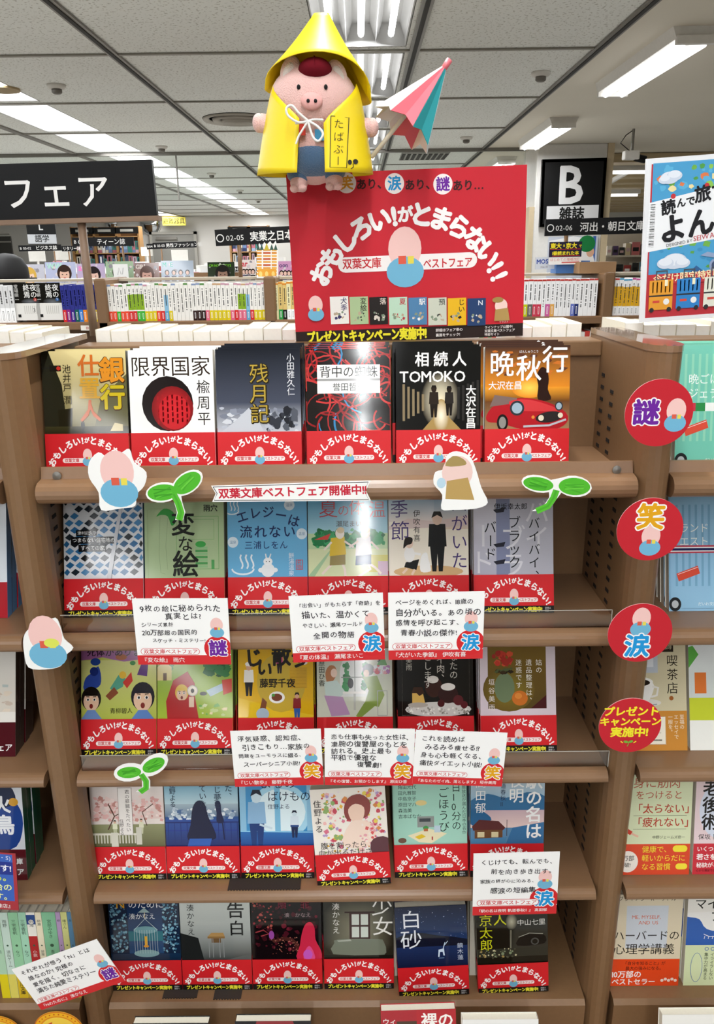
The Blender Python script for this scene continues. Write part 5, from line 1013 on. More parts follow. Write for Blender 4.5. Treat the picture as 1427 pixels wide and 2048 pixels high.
def d4(A, r):
    for i, (t, y) in enumerate((('プレゼント', 1.52), ('キャンペーン', 1.15), ('実施中!', .76))): A.text(t, r, y * r, (.36, .33, .38)[i] * r, '#efe02c', .04, al='c')
    sprout(A, r, .32 * r, .26 * r); A.line([(r * .75, r * .42), (r * .83, r * .36)], r * .03, '#efe02c'); A.line([(r * 1.17, r * .36), (r * 1.25, r * .42)], r * .03, '#efe02c')
disc(1317, 826, 68, .815, d1, 'round red sticker with purple symbol, topmost on the right divider')
disc(1299, 1059, 66, .812, d2, 'round red sticker with yellow symbol, second from top on right divider')
disc(1279, 1266, 64, .81, d3, 'round red sticker with blue symbol, third from top on right divider')
disc(1259, 1451, 62, .808, d4, 'round red sticker with yellow lettering, lowest on the right divider')

def cutout(name, pts, Y, art, label, cat, bg='#f2f1ee', group=None, edge=None, k=3):
    """flat die-cut card: outline given in photograph pixels, built at its real size on the plane y = Y"""
    W3 = [at(x, y, Y) for x, y in pts]; x0 = min(p.x for p in W3); x1 = max(p.x for p in W3); z0 = min(p.z for p in W3); h = max(p.z for p in W3) - z0; w = x1 - x0
    P = [((p.x - x0) * 1000, (p.z - z0) * 1000) for p in W3]; P = smooth_loop(P, k) if k else P
    A = Art(w * 1000, h * 1000); A.poly(P, bg)
    def px(x, y): q = at(x, y, Y); return (q.x - x0) * 1000, (q.z - z0) * 1000
    art(A, px)
    o = link(name, A.mesh(name, [(gslab(P, w * 1000, .0002, .0012), edge or '#efeeea')], m=MATTE), None, Vector(((x0 + x1) / 2, Y, z0))); return tag(o, label, cat, group)
def c1(A, p):
    mascot(A, *p(236, 962), 62); A.line([p(204, 940), p(196, 962)], 3, '#eec3bd') if 0 else None
CG = 'die-cut white character cards'
cutout('die_cut_card', [(178, 925), (196, 905), (215, 915), (240, 907), (258, 898), (268, 925), (292, 945), (288, 972), (272, 990), (270, 1012), (240, 1017), (202, 1020), (197, 985), (178, 955)], .838, c1, 'white die-cut card with pink and blue shape on the top shelf edge', 'cutout', group=CG)
def c2(A, p): A.ell(*p(914, 945), 17, 19, '#eccbc3'); A.poly([p(893, 962), p(935, 955), p(948, 1000), p(890, 998)], '#b8985a'); A.poly(smooth_loop([p(890, 932), p(905, 912), p(926, 918), p(930, 930)], 3), '#a58d55'); A.ell(*p(882, 966), 5, 6, '#b9d4e2')
cutout('die_cut_card', [(893, 912), (912, 903), (938, 912), (950, 935), (962, 975), (975, 1005), (952, 1017), (905, 1020), (882, 1018), (884, 990), (867, 968), (870, 945), (888, 938)], .838, c2, 'white die-cut card with pink and tan shape hanging on the top shelf edge', 'cutout', group=CG)
def c3(A, p): mascot(A, *p(93, 1288), 66); A.ell(*p(103, 1286), 9, 6, '#d9de5a')
cutout('die_cut_card', [(47, 1275), (58, 1258), (85, 1248), (110, 1236), (121, 1255), (128, 1278), (146, 1296), (130, 1312), (122, 1332), (90, 1339), (57, 1335), (48, 1305)], .835, c3, 'white die-cut card with pink and blue shape on the left divider', 'cutout', group=CG)
def leafpair(L, Rr, S, label, Y=.84):
    def art(A, p):
        for E in (L, Rr):
            cx, cy, rx, ry, ro = E; q = p(cx, cy); s = 1000 * Y / FPX * 1.03
            A.ell(q[0], q[1], (rx - 2) * s, (ry - 2) * s, '#4fb52a', 28, ro); rr_ = random.Random(cx)
            for j in range(7): a = ro + rr_.uniform(-.25, .25); o = rr_.uniform(-.45, .45) * ry * s; l = rx * s * .55; A.line([(q[0] - l * math.cos(a) - o * math.sin(a), q[1] - l * math.sin(a) + o * math.cos(a)), (q[0] + o * .2, q[1] + o), (q[0] + l * math.cos(a) - o * math.sin(a), q[1] + l * math.sin(a) + o * math.cos(a))], 1.6, rr_.choice(['#3c9a20', '#5cc233', '#46a826', '#69c93f']))
        A.line([p(*q) for q in S], 7.5, '#55b92e'); A.line([p(*q) for q in S], 2.5, '#46a826')
    pts = []
    for cx, cy, rx, ry, ro in (L,):
        for j in range(2, 15): a = ro + 2 * PI * j / 16; pts.append((cx + (rx + 1) * math.cos(a), cy - (ry + 1) * math.sin(a)) if 0 else (cx + (rx + 1) * math.cos(2 * PI * j / 16) * math.cos(ro) - (ry + 1) * math.sin(2 * PI * j / 16) * math.sin(ro), cy - (rx + 1) * math.cos(2 * PI * j / 16) * math.sin(ro) - (ry + 1) * math.sin(2 * PI * j / 16) * math.cos(ro)))
    left = [(x - 8, y) for x, y in S[1:]] ; rightp = [(x + 8, y) for x, y in S[1:]][::-1]
    R_ = []
    cx, cy, rx, ry, ro = Rr
    for j in range(-6, 7): t = 2 * PI * j / 16; R_.append((cx + (rx + 1) * math.cos(t) * math.cos(ro) - (ry + 1) * math.sin(t) * math.sin(ro), cy - (rx + 1) * math.cos(t) * math.sin(ro) - (ry + 1) * math.sin(t) * math.cos(ro)))
    cutout('paper_sprout', pts + left + rightp + R_, Y, art, label, 'sprout', group='green paper sprouts', k=0)
leafpair((325, 985, 33, 19, .12), (374, 966, 34, 20, .6), [(347, 988), (356, 1005), (362, 1025), (358, 1040)], 'green paper sprout on the shelf edge above the pale green paperback')
leafpair((1076, 968, 33, 16, -.18), (1148, 973, 34, 20, -.1), [(1112, 980), (1106, 996), (1095, 1012), (1072, 1022)], 'green paper sprout at the right end of the top shelf edge')
leafpair((258, 1545, 30, 17, .12), (307, 1530, 31, 18, .55), [(282, 1548), (292, 1562), (292, 1576), (280, 1584)], 'green paper sprout on the third shelf edge at left')
def rib(A, p):
    pts = [p(*q) for q in ((426, 974), (736, 964), (728, 981), (737, 999), (428, 1001), (434, 987))]
    A.line(pts, .8, '#2a2624', True); a = p(440, 988); b = p(725, 980); L = b[0] - a[0]; A.text('双葉文庫ベストフェア開催中!!', a[0] - 2, (a[1] + b[1]) / 2 - 1.2, L / 12.9, '#c41f35', .03, rot=math.atan2(b[1] - a[1], L))
cutout('banner_strip', [(422, 972), (741, 962), (731, 981), (741, 1001), (424, 1004), (431, 987)], .842, rib, 'white ribbon banner with red lettering on the top shelf edge', 'banner', k=0)

# ------------------------------------------------------------------ big red board
def red_board(w, h):
    A = Art(w, h, '#c3202f'); X = lambda v: v * w; 
    A.rect(0, 0, w, h * .079, '#231512'); s = w / 330
    sx = lambda px: (px - 583) / 476 * w
    sy = lambda px, py: (1 - (py - (347 - (px - 583) * .052)) / 340) * h
    for c, px, col in (('笑', 702, '#d6952a'), ('涙', 797, '#1b93d4'), ('謎', 893, '#6a1f96')):
        A.ell(sx(px), sy(px, 361), 13.3 * s, 13.3 * s, '#efe6e4', 28); A.text(c, sx(px), sy(px, 361), 19 * s, col, .03, al='c')
    for t, px in (('あり、', 721), ('あり、', 817), ('あり…', 912)): A.text(t, sx(px), sy(px, 364), 14.5 * s, '#3a1214', .03)
    A.arc('おもしろい!がとまらない!!', sx(822), sy(822, 626), 139 * s, math.radians(158), math.radians(19), 33 * s, '#f3efee', .052, 'が')
    A.pill(sx(678), sy(760, 533), sx(962), sy(760, 502), '#f0e9e7'); A.text('双葉文庫', sx(687), sy(720, 518), 15 * s, '#c3262e', .02, sx=.92); A.text('ベストフェア', sx(852), sy(905, 514), 14.5 * s, '#c3262e', .02, sx=.8)
    mascot(A, sx(815), sy(815, 508), 78 * s)
    for i, (bg, fg, t) in enumerate((('#eeeae4', '#3b3563', '犬季'), ('#a9bf92', '#15150f', '変絵'), ('#1b1412', '#d9cfc4', '落'), ('#b9d7c0', '#b3333f', '夏'), ('#4d7ea8', '#f0f0ee', '駅'), ('#c9cdbd', '#3a3d38', '預'), ('#e2b21a', '#1c1510', 'じい'), ('#1d3a66', '#dfe6ee', 'N'))):
        x0 = sx(658 + i * 40.6); x1 = x0 + 38 * w / 476; y1 = sy(658 + i * 40.6, 586); y0 = y1 - 57 / 340 * h; A.rect(x0, y0, x1, y1, bg); k = (x1 - x0)
        A.speck(x0 + k * .1, y0 + k * .1, x1 - k * .1, y0 + k * .75, 14, [fg, '#b9a58c', bg, '#7f8f7a'], k * .05, k * .14, 1, i); A.text(t, x1 - k * .25, y1 - k * .06, k * .36, fg, .01, True)
    mascot(A, sx(628), sy(628, 612), 34 * s); A.ell(sx(1012), sy(1012, 600), 9 * s, 10 * s, '#eccbc3'); A.poly([(sx(1000), sy(1000, 608)), (sx(1026), sy(1026, 604)), (sx(1030), sy(1030, 630)), (sx(998), sy(998, 632))], '#a98a50'); A.ell(sx(1005), sy(1005, 588), 8 * s, 4 * s, '#9c8046')
    A.text('プレゼントキャンペーン実施中!', sx(606), h * .041, 17.5 * s, '#eadf30', .045, sx=.7)
    A.text('詳細はフェア帯の', sx(876), h * .055, 4.9 * s, '#efe9e6', .01); A.text('裏面をチェック!', sx(876), h * .025, 4.9 * s, '#efe9e6', .01)
    for i, t in enumerate(('ラインナップ公開中!', '双葉文庫ベストフェア', '特設サイト')): A.text(t, sx(978), h * (.061 - i * .022), 4.4 * s, '#efe9e6', .01)
    A.text('イラスト', sx(1008), h * .092, 3.4 * s, '#e9c9c6'); return A
board('display_board', 'big red campaign board standing on the bookcase behind the paperbacks', 'board', (582, 350), (1064, 323), (1045, 672), (592, 684), 1.072, red_board, thick=.004, m=MATTE, side='#a51b28')

for _o in COL.objects:
    if _o.get('label', '').startswith('big red campaign'): _o.location.z = EYE - .105
# black hanging sign on a pole at left
def fair(w, h):
    A = Art(w, h, '#0e0e10'); f = w / 500
    for i, (c, fx) in enumerate(zip('フェア', (.463, .609, .758))): A.text(c, w * fx + 0, h * .47, h * .64, '#e9e8e6', .012, al='c', sx=1.02)
    A.text('ス', w * .315, h * .45, h * .64, '#e9e8e6', .012, al='c'); return A
OAK = mat('stained_wood', '#7d6552', .5, scale=60, var=.12)
bq = quad((-190, 335), (311, 319), (318, 432), (-190, 446), 1.15)
t = board('hanging_sign', 'large black fair sign on a brown pole at upper left', 'sign', (-190, 335), (311, 319), (318, 432), (-190, 446), 1.15, fair, thick=.01, pole=(186, 672, .0058), polem=OAK, rail=.006)

# travel poster at right
def poster(w, h):
    A = Art(w, h, '#e4e6e9'); m = w * .045; s = w / 150
    A.rect(m, m * .8, w, h - m, '#b8303a'); A.rect(m * 1.3, h * .3, w, h * .97, '#4a9ccb'); A.speck(m * 1.3, h * .78, w, h * .965, 46, ['#6fae4a', '#8cc152', '#4f9a4a', '#5aaed6', '#d9784a', '#e8d9a0'], 3 * s, 8 * s, .8, 2); A.speck(m * 2, h * .3, w * .9, h * .52, 20, ['#6fae4a', '#5a9f48', '#3f8fbf'], 4 * s, 10 * s, .7, 3)
    A.poly([(m * .5, h * .44), (w, h * .53), (w, h * .86), (m * .9, h * .74)], '#eceef1')
    for k in range(30): y = h * (.47 + .0088 * k); A.rect(m * 1.0 + k * .04 * s, y, m * 1.0 + 7 * s, y + (.3 + (k * 7 % 5) * .18) * s * 1.1, '#17171a', 0)
    A.z += 1
    for q in (( .24, .77), (.52, .82)): A.ell(w * q[0], h * q[1], 3.2 * s, 3.2 * s, '#c2353a')
    A.text('読', w * .14, h * .7, 19 * s, '#17171c', .035, rot=.1); A.text('んで', w * .27, h * .725, 12 * s, '#17171c', .035, rot=.1); A.text('旅す', w * .42, h * .765, 21 * s, '#17171c', .035, rot=.12); A.text('よんで', w * .13, h * .565, 36 * s, '#17171c', .04, rot=.13)
    A.text('DESIGNED BY', w * .2, h * .475, 5.5 * s, '#3a3a40', 0, rot=.13); A.text('SEIWADO', w * .43, h * .505, 9 * s, '#b8303a', 0, rot=.13)
    for q in ((.2, .88, 12), (.24, .89, 10), (.16, .87, 8), (.28, .375, 16), (.2, .365, 11), (.35, .36, 10), (.8, .42, 22)): A.ell(w * q[0], h * q[1], q[2] * s, q[2] * .62 * s, '#c9d3e2'); A.ell(w * q[0], h * q[1] + 2 * s, q[2] * .8 * s, q[2] * .45 * s, '#dfe5ee')
    A.poly([(w * .5, h * .4), (w * .75, h * .36), (w * .75, h * .385), (w * .56, h * .42)], '#8ea0c0'); A.ell(w * .63, h * .335, 7 * s, 8 * s, '#8d9cbc'); A.ell(w * .63, h * .335, 4 * s, 5 * s, '#44506c'); A.poly([(w * .42, h * .3), (w * .47, h * .34), (w * .54, h * .3)], '#2f5f94')
    A.rect(m * 1.2, h * .235, w, h * .3, '#b8303a'); A.text('今だけ限定特別カバー', w * .1, h * .27, 11.5 * s, '#f0e3b4', .02, rot=.03)
    for i, (c, d) in enumerate((('#e09a30', '#c97f22'), ('#2f7fc4', '#2567a8'), ('#dfe0d2', '#c3c5b6'))):
        x = w * (.07 + .24 * i); y = h * .075; A.rect(x, y, x + 31 * s, y + 38 * s, c)
        for k in range(5): A.rect(x + 4 * s + k * 5.5 * s, y + 22 * s, x + 5.5 * s + k * 5.5 * s, y + 36 * s, d, 0)
        A.z += 1; A.rect(x, y + 17 * s, x + 31 * s, y + 19 * s, '#2b2b2e'); A.frame(x + 8 * s, y + 38 * s, x + 23 * s, y + 50 * s, 1.4 * s, '#4a4c52'); A.ell(x + 4 * s, y, 3 * s, 3 * s, '#2b2b2e'); A.ell(x + 27 * s, y, 3 * s, 3 * s, '#2b2b2e'); A.rect(x + 5 * s, y + 9 * s, x + 14 * s, y + 12 * s, '#cf4a3c'); A.ell(x + 23 * s, y + 10 * s, 4 * s, 4 * s, '#e9e9e6'); A.rect(x + 20 * s, y + 30 * s, x + 24 * s, y + 38 * s, '#efe9c8')
    return A
board('travel_poster', 'white-bordered travel poster board with suitcases at right edge', 'poster', (1290, 323), (1520, 296), (1508, 634), (1274, 641), 1.072, poster, thick=.004, m=MATTE, side='#e2e3e6')

# paper tower cut-out on the far bookcase
def tower(A, p):
    def q(x, y): return p(x, y)
    for k in range(9):
        y = 500 + k * 6; 
        for x in (518, 548): A.line([q(x - 5, y), q(x + 5, y)], 4 * 2, '#d9913a' if k % 2 else '#e9b45a')
        A.line([q(526, y), q(541, y)], 7, '#c2552a' if k % 2 else '#e0a04a')
    for x in (516, 523, 543, 551): A.poly([q(x - 4, 500), q(x, 488), q(x + 4, 500)], '#3c5a50')
    A.poly([q(528, 500), q(533, 486), q(538, 500)], '#c9b43c'); A.poly([q(516, 553), q(516, 538), q(552, 538), q(552, 553)], '#e6a43c')
    for x in (521, 533, 546): A.ell(*q(x, 548), 7, 11, '#f2d27a')
cutout('paper_tower', [(514, 498), (518, 486), (523, 494), (528, 484), (533, 489), (540, 482), (545, 490), (551, 481), (556, 500), (556, 556), (513, 556)], 3.42, tower, 'cut-out of an ornate orange tower on the bookcase across the aisle', 'cutout', k=0)
def ty(w, h):
    A = Art(w, h, '#f0ece8'); A.rect(0, h * .33, w, h, '#1d1733'); A.text('東大', w * .03, h * .82, h * .26, '#f0dc2a', .035); A.text('京大', w * .5, h * .82, h * .26, '#f0dc2a', .035); A.text('&', w * .42, h * .84, h * .14, '#f0dc2a', .02); A.text('で', w * .9, h * .8, h * .15, '#f0dc2a', .02)
    A.rect(w * .03, h * .66, w * .97, h * .685, '#c8302c'); A.text('1番読まれた本', w * .1, h * .5, h * .19, '#f0dc2a', .03, sx=1.05); A.rect(w * .1, h * .37, w * .95, h * .39, '#c8302c'); A.text('はじめての増補改訂', w * .04, h * .22, h * .155, '#d98a80', 0, sx=.98); A.rect(w * .4, h * .06, w * .95, h * .12, '#d0605a'); return A
board('promo_card', 'small navy card with yellow lettering on the bookcase across the aisle', 'card', (1098, 484), (1163, 483), (1161, 528), (1096, 530), 3.45, ty, thick=.002)
def mos(w, h):
    A = Art(w, h, '#d6dae2'); A.text('MOS', w * .05, h * .65, h * .5, '#24459a', .03); A.text('児童心理', w * .2, h * .18, h * .16, '#7a6a6a'); return A
board('promo_card', 'pale card with blue capitals left of the navy card', 'card', (1070, 515), (1122, 513), (1122, 537), (1069, 539), 3.5, mos, thick=.002)
p = at(1180, 545, 3.5); G2 = G().box(-.06, .09, 0, .12, 0, .045); tag(G2.build('cardboard_box', mat('kraft', '#9a7753', .7), loc=(p.x - .02, 3.38, EYE - .07)), 'brown carton on the bookcase right of the navy card', 'box')
p = at(1147, 540, 3.45); tag(G().box(-.07, .07, 0, .1, 0, .05).build('blue_box', mat('blue_box', '#3f6fae', .5), loc=(p.x, 3.47, EYE - .07)), 'blue box behind the navy card', 'box')

# ------------------------------------------------------------------ neighbouring bays
def suit(c, d, lines, tagc, belt):
    A = F(c); A.frame(1, 3, 104, 147, .8, d)
    for k in range(11): A.pill(0, 0, 0.01, 0.01, c) if 0 else A.rect(9 + k * 8.5, 32, 12 + k * 8.5, 136, d, 0)
    A.z += 1
    for i, t in enumerate(lines): A.text(t, 14, 106 - i * 17, 13, '#eef3ef', 0)
    if belt == 0:
        for k in range(9): A.rect(k * 12, 68, k * 12 + 12, 78, ['#f1f1ee', '#c43a4c', '#2f8a4a'][k % 3], 0)
        A.z += 1
    else: A.rect(0, 74, 105, 84, '#e9e9ee'); A.rect(0, 74, 105, 76, '#c23a4c'); A.rect(0, 82, 105, 84, '#c23a4c'); A.rect(0, 77.5, 105, 80.5, '#23285a'); A.rect(60, 72, 76, 88, '#222427')
    x = 10; A.poly([(x, 48), (x + 28, 58), (x + 31, 48), (x + 3, 38)], tagc); A.line([(x + 2, 47), (x + 28, 56)], .6, '#f5e9e6'); A.ell(78, 50, 13, 13, '#e9ecee'); A.ell(78, 50, 11.5, 11.5, '#f4f5f5'); A.text('よんだび', 78, 50, 5, '#22304a', .02, al='c')
    for x in (8, 97): A.ell(x, 9, 8, 9, '#26282b'); A.ell(x, 9, 4.5, 5, '#b9bdc0')
    A.text('だいわ文庫', 38, 9, 5, '#eef3f0', .0); return A
RB = 'face-out paperbacks in the right bay'
def rbook(A, cx, row, label, **k):
    book(A, (at(cx, PYB[row], BYR[row]).x, BYR[row], FZ[row] + .0004), label, LEAN[row], band=False, group=RB, **k)
rbook(suit('#74c4ae', '#8fd0b4', ('晩ごはん', 'ジェラード'), '#d8503c', 0), 1431, 0, 'turquoise suitcase-patterned paperback, top row at right', copies=2)
A = suit('#92bfdc', '#7aa9ca', ('ランド', 'エスト'), '#d8503c', 1); A.poly([(66, 138), (74, 144), (82, 138), (82, 116), (66, 116)], '#c9cf4a'); A.rect(69, 119, 79, 135, '#e9e6cf'); rbook(A, 1416, 1, 'light blue suitcase-patterned paperback, second row at right', copies=2)
A = F('#d2c8a6'); A.rect(0, 0, 105, 53, '#c98a3a'); A.frame(30, 8, 76, 46, .8, '#b9b2a0'); A.rect(31, 9, 75, 45, '#ece6d4')
for i in range(6): A.rect(36, 13 + i * 5, 70 - (i * 7 % 13), 15 + i * 5, '#4a443a', 0)
A.z += 1; A.ell(40, 64, 30, 6, '#dfdcd4'); A.poly(smooth_loop([(16, 90), (18, 70), (30, 62), (46, 62), (56, 72), (58, 92)], 3), '#f0eee8'); A.ell(37, 92, 22, 7, '#f4f2ec'); A.ell(37, 91, 18, 5, '#1e120c'); A.line([(58, 86), (66, 84), (64, 74), (56, 72)], 3, '#e6e3dc'); A.rect(38, 104, 66, 132, '#bfc6cf'); A.rect(44, 112, 60, 146, '#dde1e6'); A.line([(24, 57), (64, 62)], 1.6, '#9aa0a6'); A.rect(72, 132, 88, 144, '#2a2218'); A.text('珈琲', 74, 138, 6, '#d2c8a6', 0)
vt(A, '喫茶店', 86, 128, 16, '#2a241c', 0, 1.15); vt(A, '至福の', 98, 48, 6.6, '#f0e6d0', 0); vt(A, 'エッセイで', 90, 48, 6.6, '#f0e6d0', 0); vt(A, '一服を。', 82, 48, 6.6, '#f0e6d0', 0); A.ell(30, 112, 4, 3, '#6b3a22'); A.ell(84, 70, 3, 3, '#a0602f')
rbook(A, 1298, 2, 'cream paperback with a coffee cup, behind the lettered sticker', copies=1)
A = F('#dfe3dc'); A.grad(0, 60, 105, 148, '#e8ecee', '#cfd6cf'); A.rect(0, 40, 105, 70, '#c8d23a'); A.rect(0, 0, 105, 40, '#efefe8'); A.rect(8, 76, 24, 104, '#e07a3a'); A.poly([(0, 110), (14, 128), (6, 140), (0, 138)], '#5fae4a'); A.rect(40, 74, 70, 110, '#b5c24a')
rbook(A, 1455, 2, 'pale paperback with lime green strip, right edge of third row', copies=1)
A = F('#d8dfb8'); A.rect(0, 0, 105, 46, '#d9482a'); A.text('身に筋肉', 20, 136, 17, '#b5523c', .0); A.text('をつけると', 24, 118, 13.5, '#b5523c', 0); A.text('「太らない」', 20, 98, 15, '#b5402c', .01); A.text('「疲れない」', 20, 78, 15, '#b5402c', .01); A.line([(22, 88), (98, 88)], .5, '#5a5a44'); A.line([(22, 68), (98, 68)], .5, '#5a5a44'); A.line([(0, 84), (14, 66), (20, 62)], 6, '#c8402f'); A.line([(20, 62), (30, 57)], 3, '#e8b9a0'); A.text('中野ジェームズ修一', 50, 56, 5.2, '#3a3a30', 0)
A.text('健康で、', 36, 38, 10.5, '#f0dc3a', 0); A.text('軽いからだに', 36, 25, 10.5, '#f0dc3a', 0); A.text('なる習慣', 36, 12, 10.5, '#f0dc3a', 0); A.ell(16, 20, 15, 16, '#efe6dc', 24); A.text('7万部', 4, 25, 8.5, '#2a2622', .01); A.text('突破!', 4, 15, 7.5, '#2a2622', .01); A.pill(80, 34, 101, 44, '#f0dc3a'); A.pill(85, 8, 102, 17, '#f0dc3a')
rbook(A, 1303, 3, 'pale yellow paperback with orange band, beside right divider, fourth row', copies=1)
A = F('#e6cfd2'); A.ell(40, 96, 34, 44, '#d7dceb'); A.rect(0, 0, 105, 46, '#c8303c'); vt(A, '老後術', 22, 140, 25, '#23201f', .02); A.text('保坂 隆', 6, 56, 9, '#23201f', 0); A.text('いくつになっても', 5, 38, 8, '#f4e9e6', .02); A.text('若さを感じ', 5, 26, 9.5, '#f4e9e6', .03); A.text('秘訣がここに', 5, 14, 8, '#f4e9e6', .02); A.text('心から満足できる', 5, 6, 4, '#2a1414')
rbook(A, 1455, 3, 'pink paperback with bold black vertical title, right edge, fourth row', copies=1)
A = F('#ddd0b4'); A.rect(22, 62, 84, 130, '#ccd2da'); A.rect(0, 0, 105, 44, '#e0481e'); A.text('ブライアン・R・リトル', 8, 141, 8.2, '#2a2622', 0); A.text('ME, MYSELF,', 30, 112, 8, '#d0603a', 0); A.text('AND US', 40, 103, 8, '#d0603a', 0); A.text('ハーバードの', 4, 82, 16.5, '#1e1b1a', 0); A.text('心理学講義', 4, 60, 18.5, '#1e1b1a', .0); A.text('「自分を知ること」が', 20, 37, 6.4, '#2a1410', 0); A.text('最大の強みになる。', 24, 29, 6.4, '#2a1410', 0); A.text('10万部の', 4, 19, 12, '#f4ece6', .02); A.text('ベストセラー', 4, 7, 11, '#f4ece6', .02)
for k in range(5): A.ell(80 + k * 5, 9 + (k % 2) * 2, 2.4, 2.4, '#f0d8c8')
rbook(A, 1284, 4, 'beige paperback with orange-red band, beside right divider, bottom row', copies=1)
A = F('#ece9e2'); A.rect(0, 66, 105, 112, '#2f5fb0'); A.poly(smooth_loop([(0, 112), (18, 108), (30, 92), (60, 88), (105, 100), (105, 120), (0, 118)], 3), '#f0eeea'); A.rect(0, 0, 105, 66, '#d6e2b4'); A.text('マインド', 10, 132, 18, '#26241f', .01); A.text('フル', 34, 112, 18, '#26241f', .01); A.line([(26, 84), (34, 80), (46, 80), (56, 84)], 1, '#f0f0ee')
for k in range(5): A.line([(28 + k * 6, 81), (27 + k * 6, 76)], .8, '#f0f0ee')
for i, tt in enumerate(('集中力が高まる', 'イライラしない', '不安が消える')): vt(A, tt, 32 + i * 9, 54, 6.4, '#2f3f2a', 0); A.ell(32 + i * 9, 60, 3, 3, '#2f5fb0'); A.ell(32 + i * 9, 60, 2.2, 2.2, '#d6e2b4')
A.ell(18, 30, 9, 24, '#3f6fb0'); A.ell(18, 30, 8.3, 23.3, '#d6e2b4')
rbook(A, 1432, 4, 'white and blue paperback with a closed eye, right edge, bottom row', copies=1)
LB = 'face-out paperbacks in the left bay'
def lbook(A, rx, row, label, n, side, bandc, bandtext=None):
    A.rect(0, 0, 105, 46, bandc); 
    if bandtext: A.text(bandtext[0], 100, 28, 9.5, '#eee', .02, al='r'); A.text(bandtext[1], 101, 12, 11, '#f0f0ee', .02, al='r')
    x = at(rx, PYB[row] - 30, BYR[row]).x - .0525; book(A, (x, BYR[row], FZ[row] + .0004), label, LEAN[row], copies=n, band=False, group=LB, side=side)
A = F('#4a82b4'); A.rect(80, 46, 105, 148, '#d9dfe6'); lbook(A, 12, 1, 'blue and red paperback at the left picture edge, second row', 2, '#5b8dc0', '#a8222c')
A = F('#e6e2da'); A.grad(0, 60, 105, 148, '#e9e6e0', '#d5cdc0'); A.speck(20, 50, 105, 120, 24, ['#c9b8a8', '#b9c4c0', '#e0d2c0'], 3, 9, .4, 2); A.rect(88, 142, 105, 143.5, '#222'); lbook(A, 27, 2, 'pale sketch paperback with dark red band at left picture edge', 3, '#3b2f2e', '#4a1119', ('', 'ェア'))
A = F('#dfe3ea'); A.poly(smooth_loop([(58, 46), (60, 90), (78, 120), (98, 112), (104, 84), (92, 50)], 3), '#27468f'); A.poly(smooth_loop([(60, 110), (66, 134), (88, 140), (96, 118), (80, 108)], 3), '#1b2746'); A.ell(92, 116, 7, 6, '#d9a23a'); A.text('鳥', 62, 82, 30, '#f4f6fa', .03); A.text('火', 62, 112, 26, '#f4f6fa', .03); lbook(A, 52, 3, 'paperback with navy bird figure and dark red band, left edge', 3, '#1f5c46', '#5c1a22', ('文庫', '年フェア'))
def bluecard(w, h):
    A = Art(w, h, '#a8343c'); A.rect(0, h * .16, w * .93, h * .97, '#3a62b8'); A.rect(0, h * .62, w * .93, h * .84, '#23348a'); A.text('(編集・S)', w * .9, h * .91, h * .09, '#dfe3f0', 0, al='r')
    for i, tt in enumerate(('けます!', 'たくなる。', '舞台の', '語です。')): A.text(tt, w * .9, h * (.73 - i * .165), h * .13, ['#f4f4fa', '#cfe05a', '#e9f0a0', '#e9f0a0'][i], .02, al='r')
    A.text('古書店』', w * .9, h * .07, h * .08, '#f4e9e6', .01, al='r'); return A
board('recommendation_card', 'blue and red handwritten card at the left picture edge', 'card', (-60, 1700), (46, 1709), (36, 1820), (-60, 1815), .83, bluecard, thick=.0008, m=MATTE)
# spine-out paperbacks on the bottom shelf of the left bay
sp = [('#a9cdb0', '#d9c81e'), ('#c3d9cd', '#d8cc60'), ('#93c9a0', '#cfb026'), ('#9fd0b4', '#c9a020'), ('#e9e6dd', '#a82a2c'), ('#eae0c4', '#d6c832'), ('#86c29a', '#e6e6d6'), ('#b79cc4', '#cfc46a'), ('#d3d48c', '#d9cf55'), ('#5a86a8', '#d8c832')]
px0 = [-16, 2, 19, 39, 55, 73, 86, 114, 124, 137, 147]
for i, (c, b) in enumerate(sp):
    a = at(px0[i], 1890, .872).x; e = at(px0[i + 1], 1890, .872).x; w = (e - a) * 1000 - .6; A = Art(w, 148, c); A.rect(0, 0, w, 42, b)
    if i == 4: A.rect(0, 0, w, 108, '#b0282a'); A.rect(0, 128, w, 144, '#2a4a86'); A.ell(w / 2, 132, w * .3, 4, '#e9e4dc')
    if i in (2, 3, 9): vt(A, '角川文庫', w / 2, 34, min(7, w * .8), '#2a2416', .02)
    A.ell(w / 2, 92, w * .14, w * .14, '#3a5a44'); vt(A, ['高野', '雨野', '三宅香帆', '三宅香帆', '新海', '柳瀬', '宮部みゆき', '緑', '椿さん', '森'][i], w / 2, 136, min(6.4, w * .62), '#2a3a30', 0); vt(A, ['月', '退出ゲーム', 'なつ', 'なつ', '小説', '部屋', '青瓜不動', '屋', '京都', ''][i], w / 2, 84, min(6, w * .58), '#2a3a30' if i != 4 else '#f3dedc', 0)
    t = empty('paperback_book', ((a + e) / 2, .872, FZ[4] + .0002), 'upright %s paperback spine, %s from left on the lower left shelf' % (['pale green', 'mint white', 'soft green', 'green', 'red and white', 'cream', 'wide green', 'lilac', 'olive yellow', 'blue'][i], ORD[i]), 'book', 'spine-out paperbacks at lower left', (-.06, 0, 0))
    link('cover', A.mesh('cover', [((-w / 2000, w / 2000, .0002, .0006, 0, .148), c), ((-w / 2000, -w / 2000 + .0003, .0006, .105, 0, .148), '#e6e3da'), ((w / 2000 - .0003, w / 2000, .0006, .105, 0, .148), '#e6e3da')], m=SATIN), t)
    G().box(-w / 2000 + .0005, w / 2000 - .0005, .001, .104, .001, .146).build('page_block', PAGE, t)
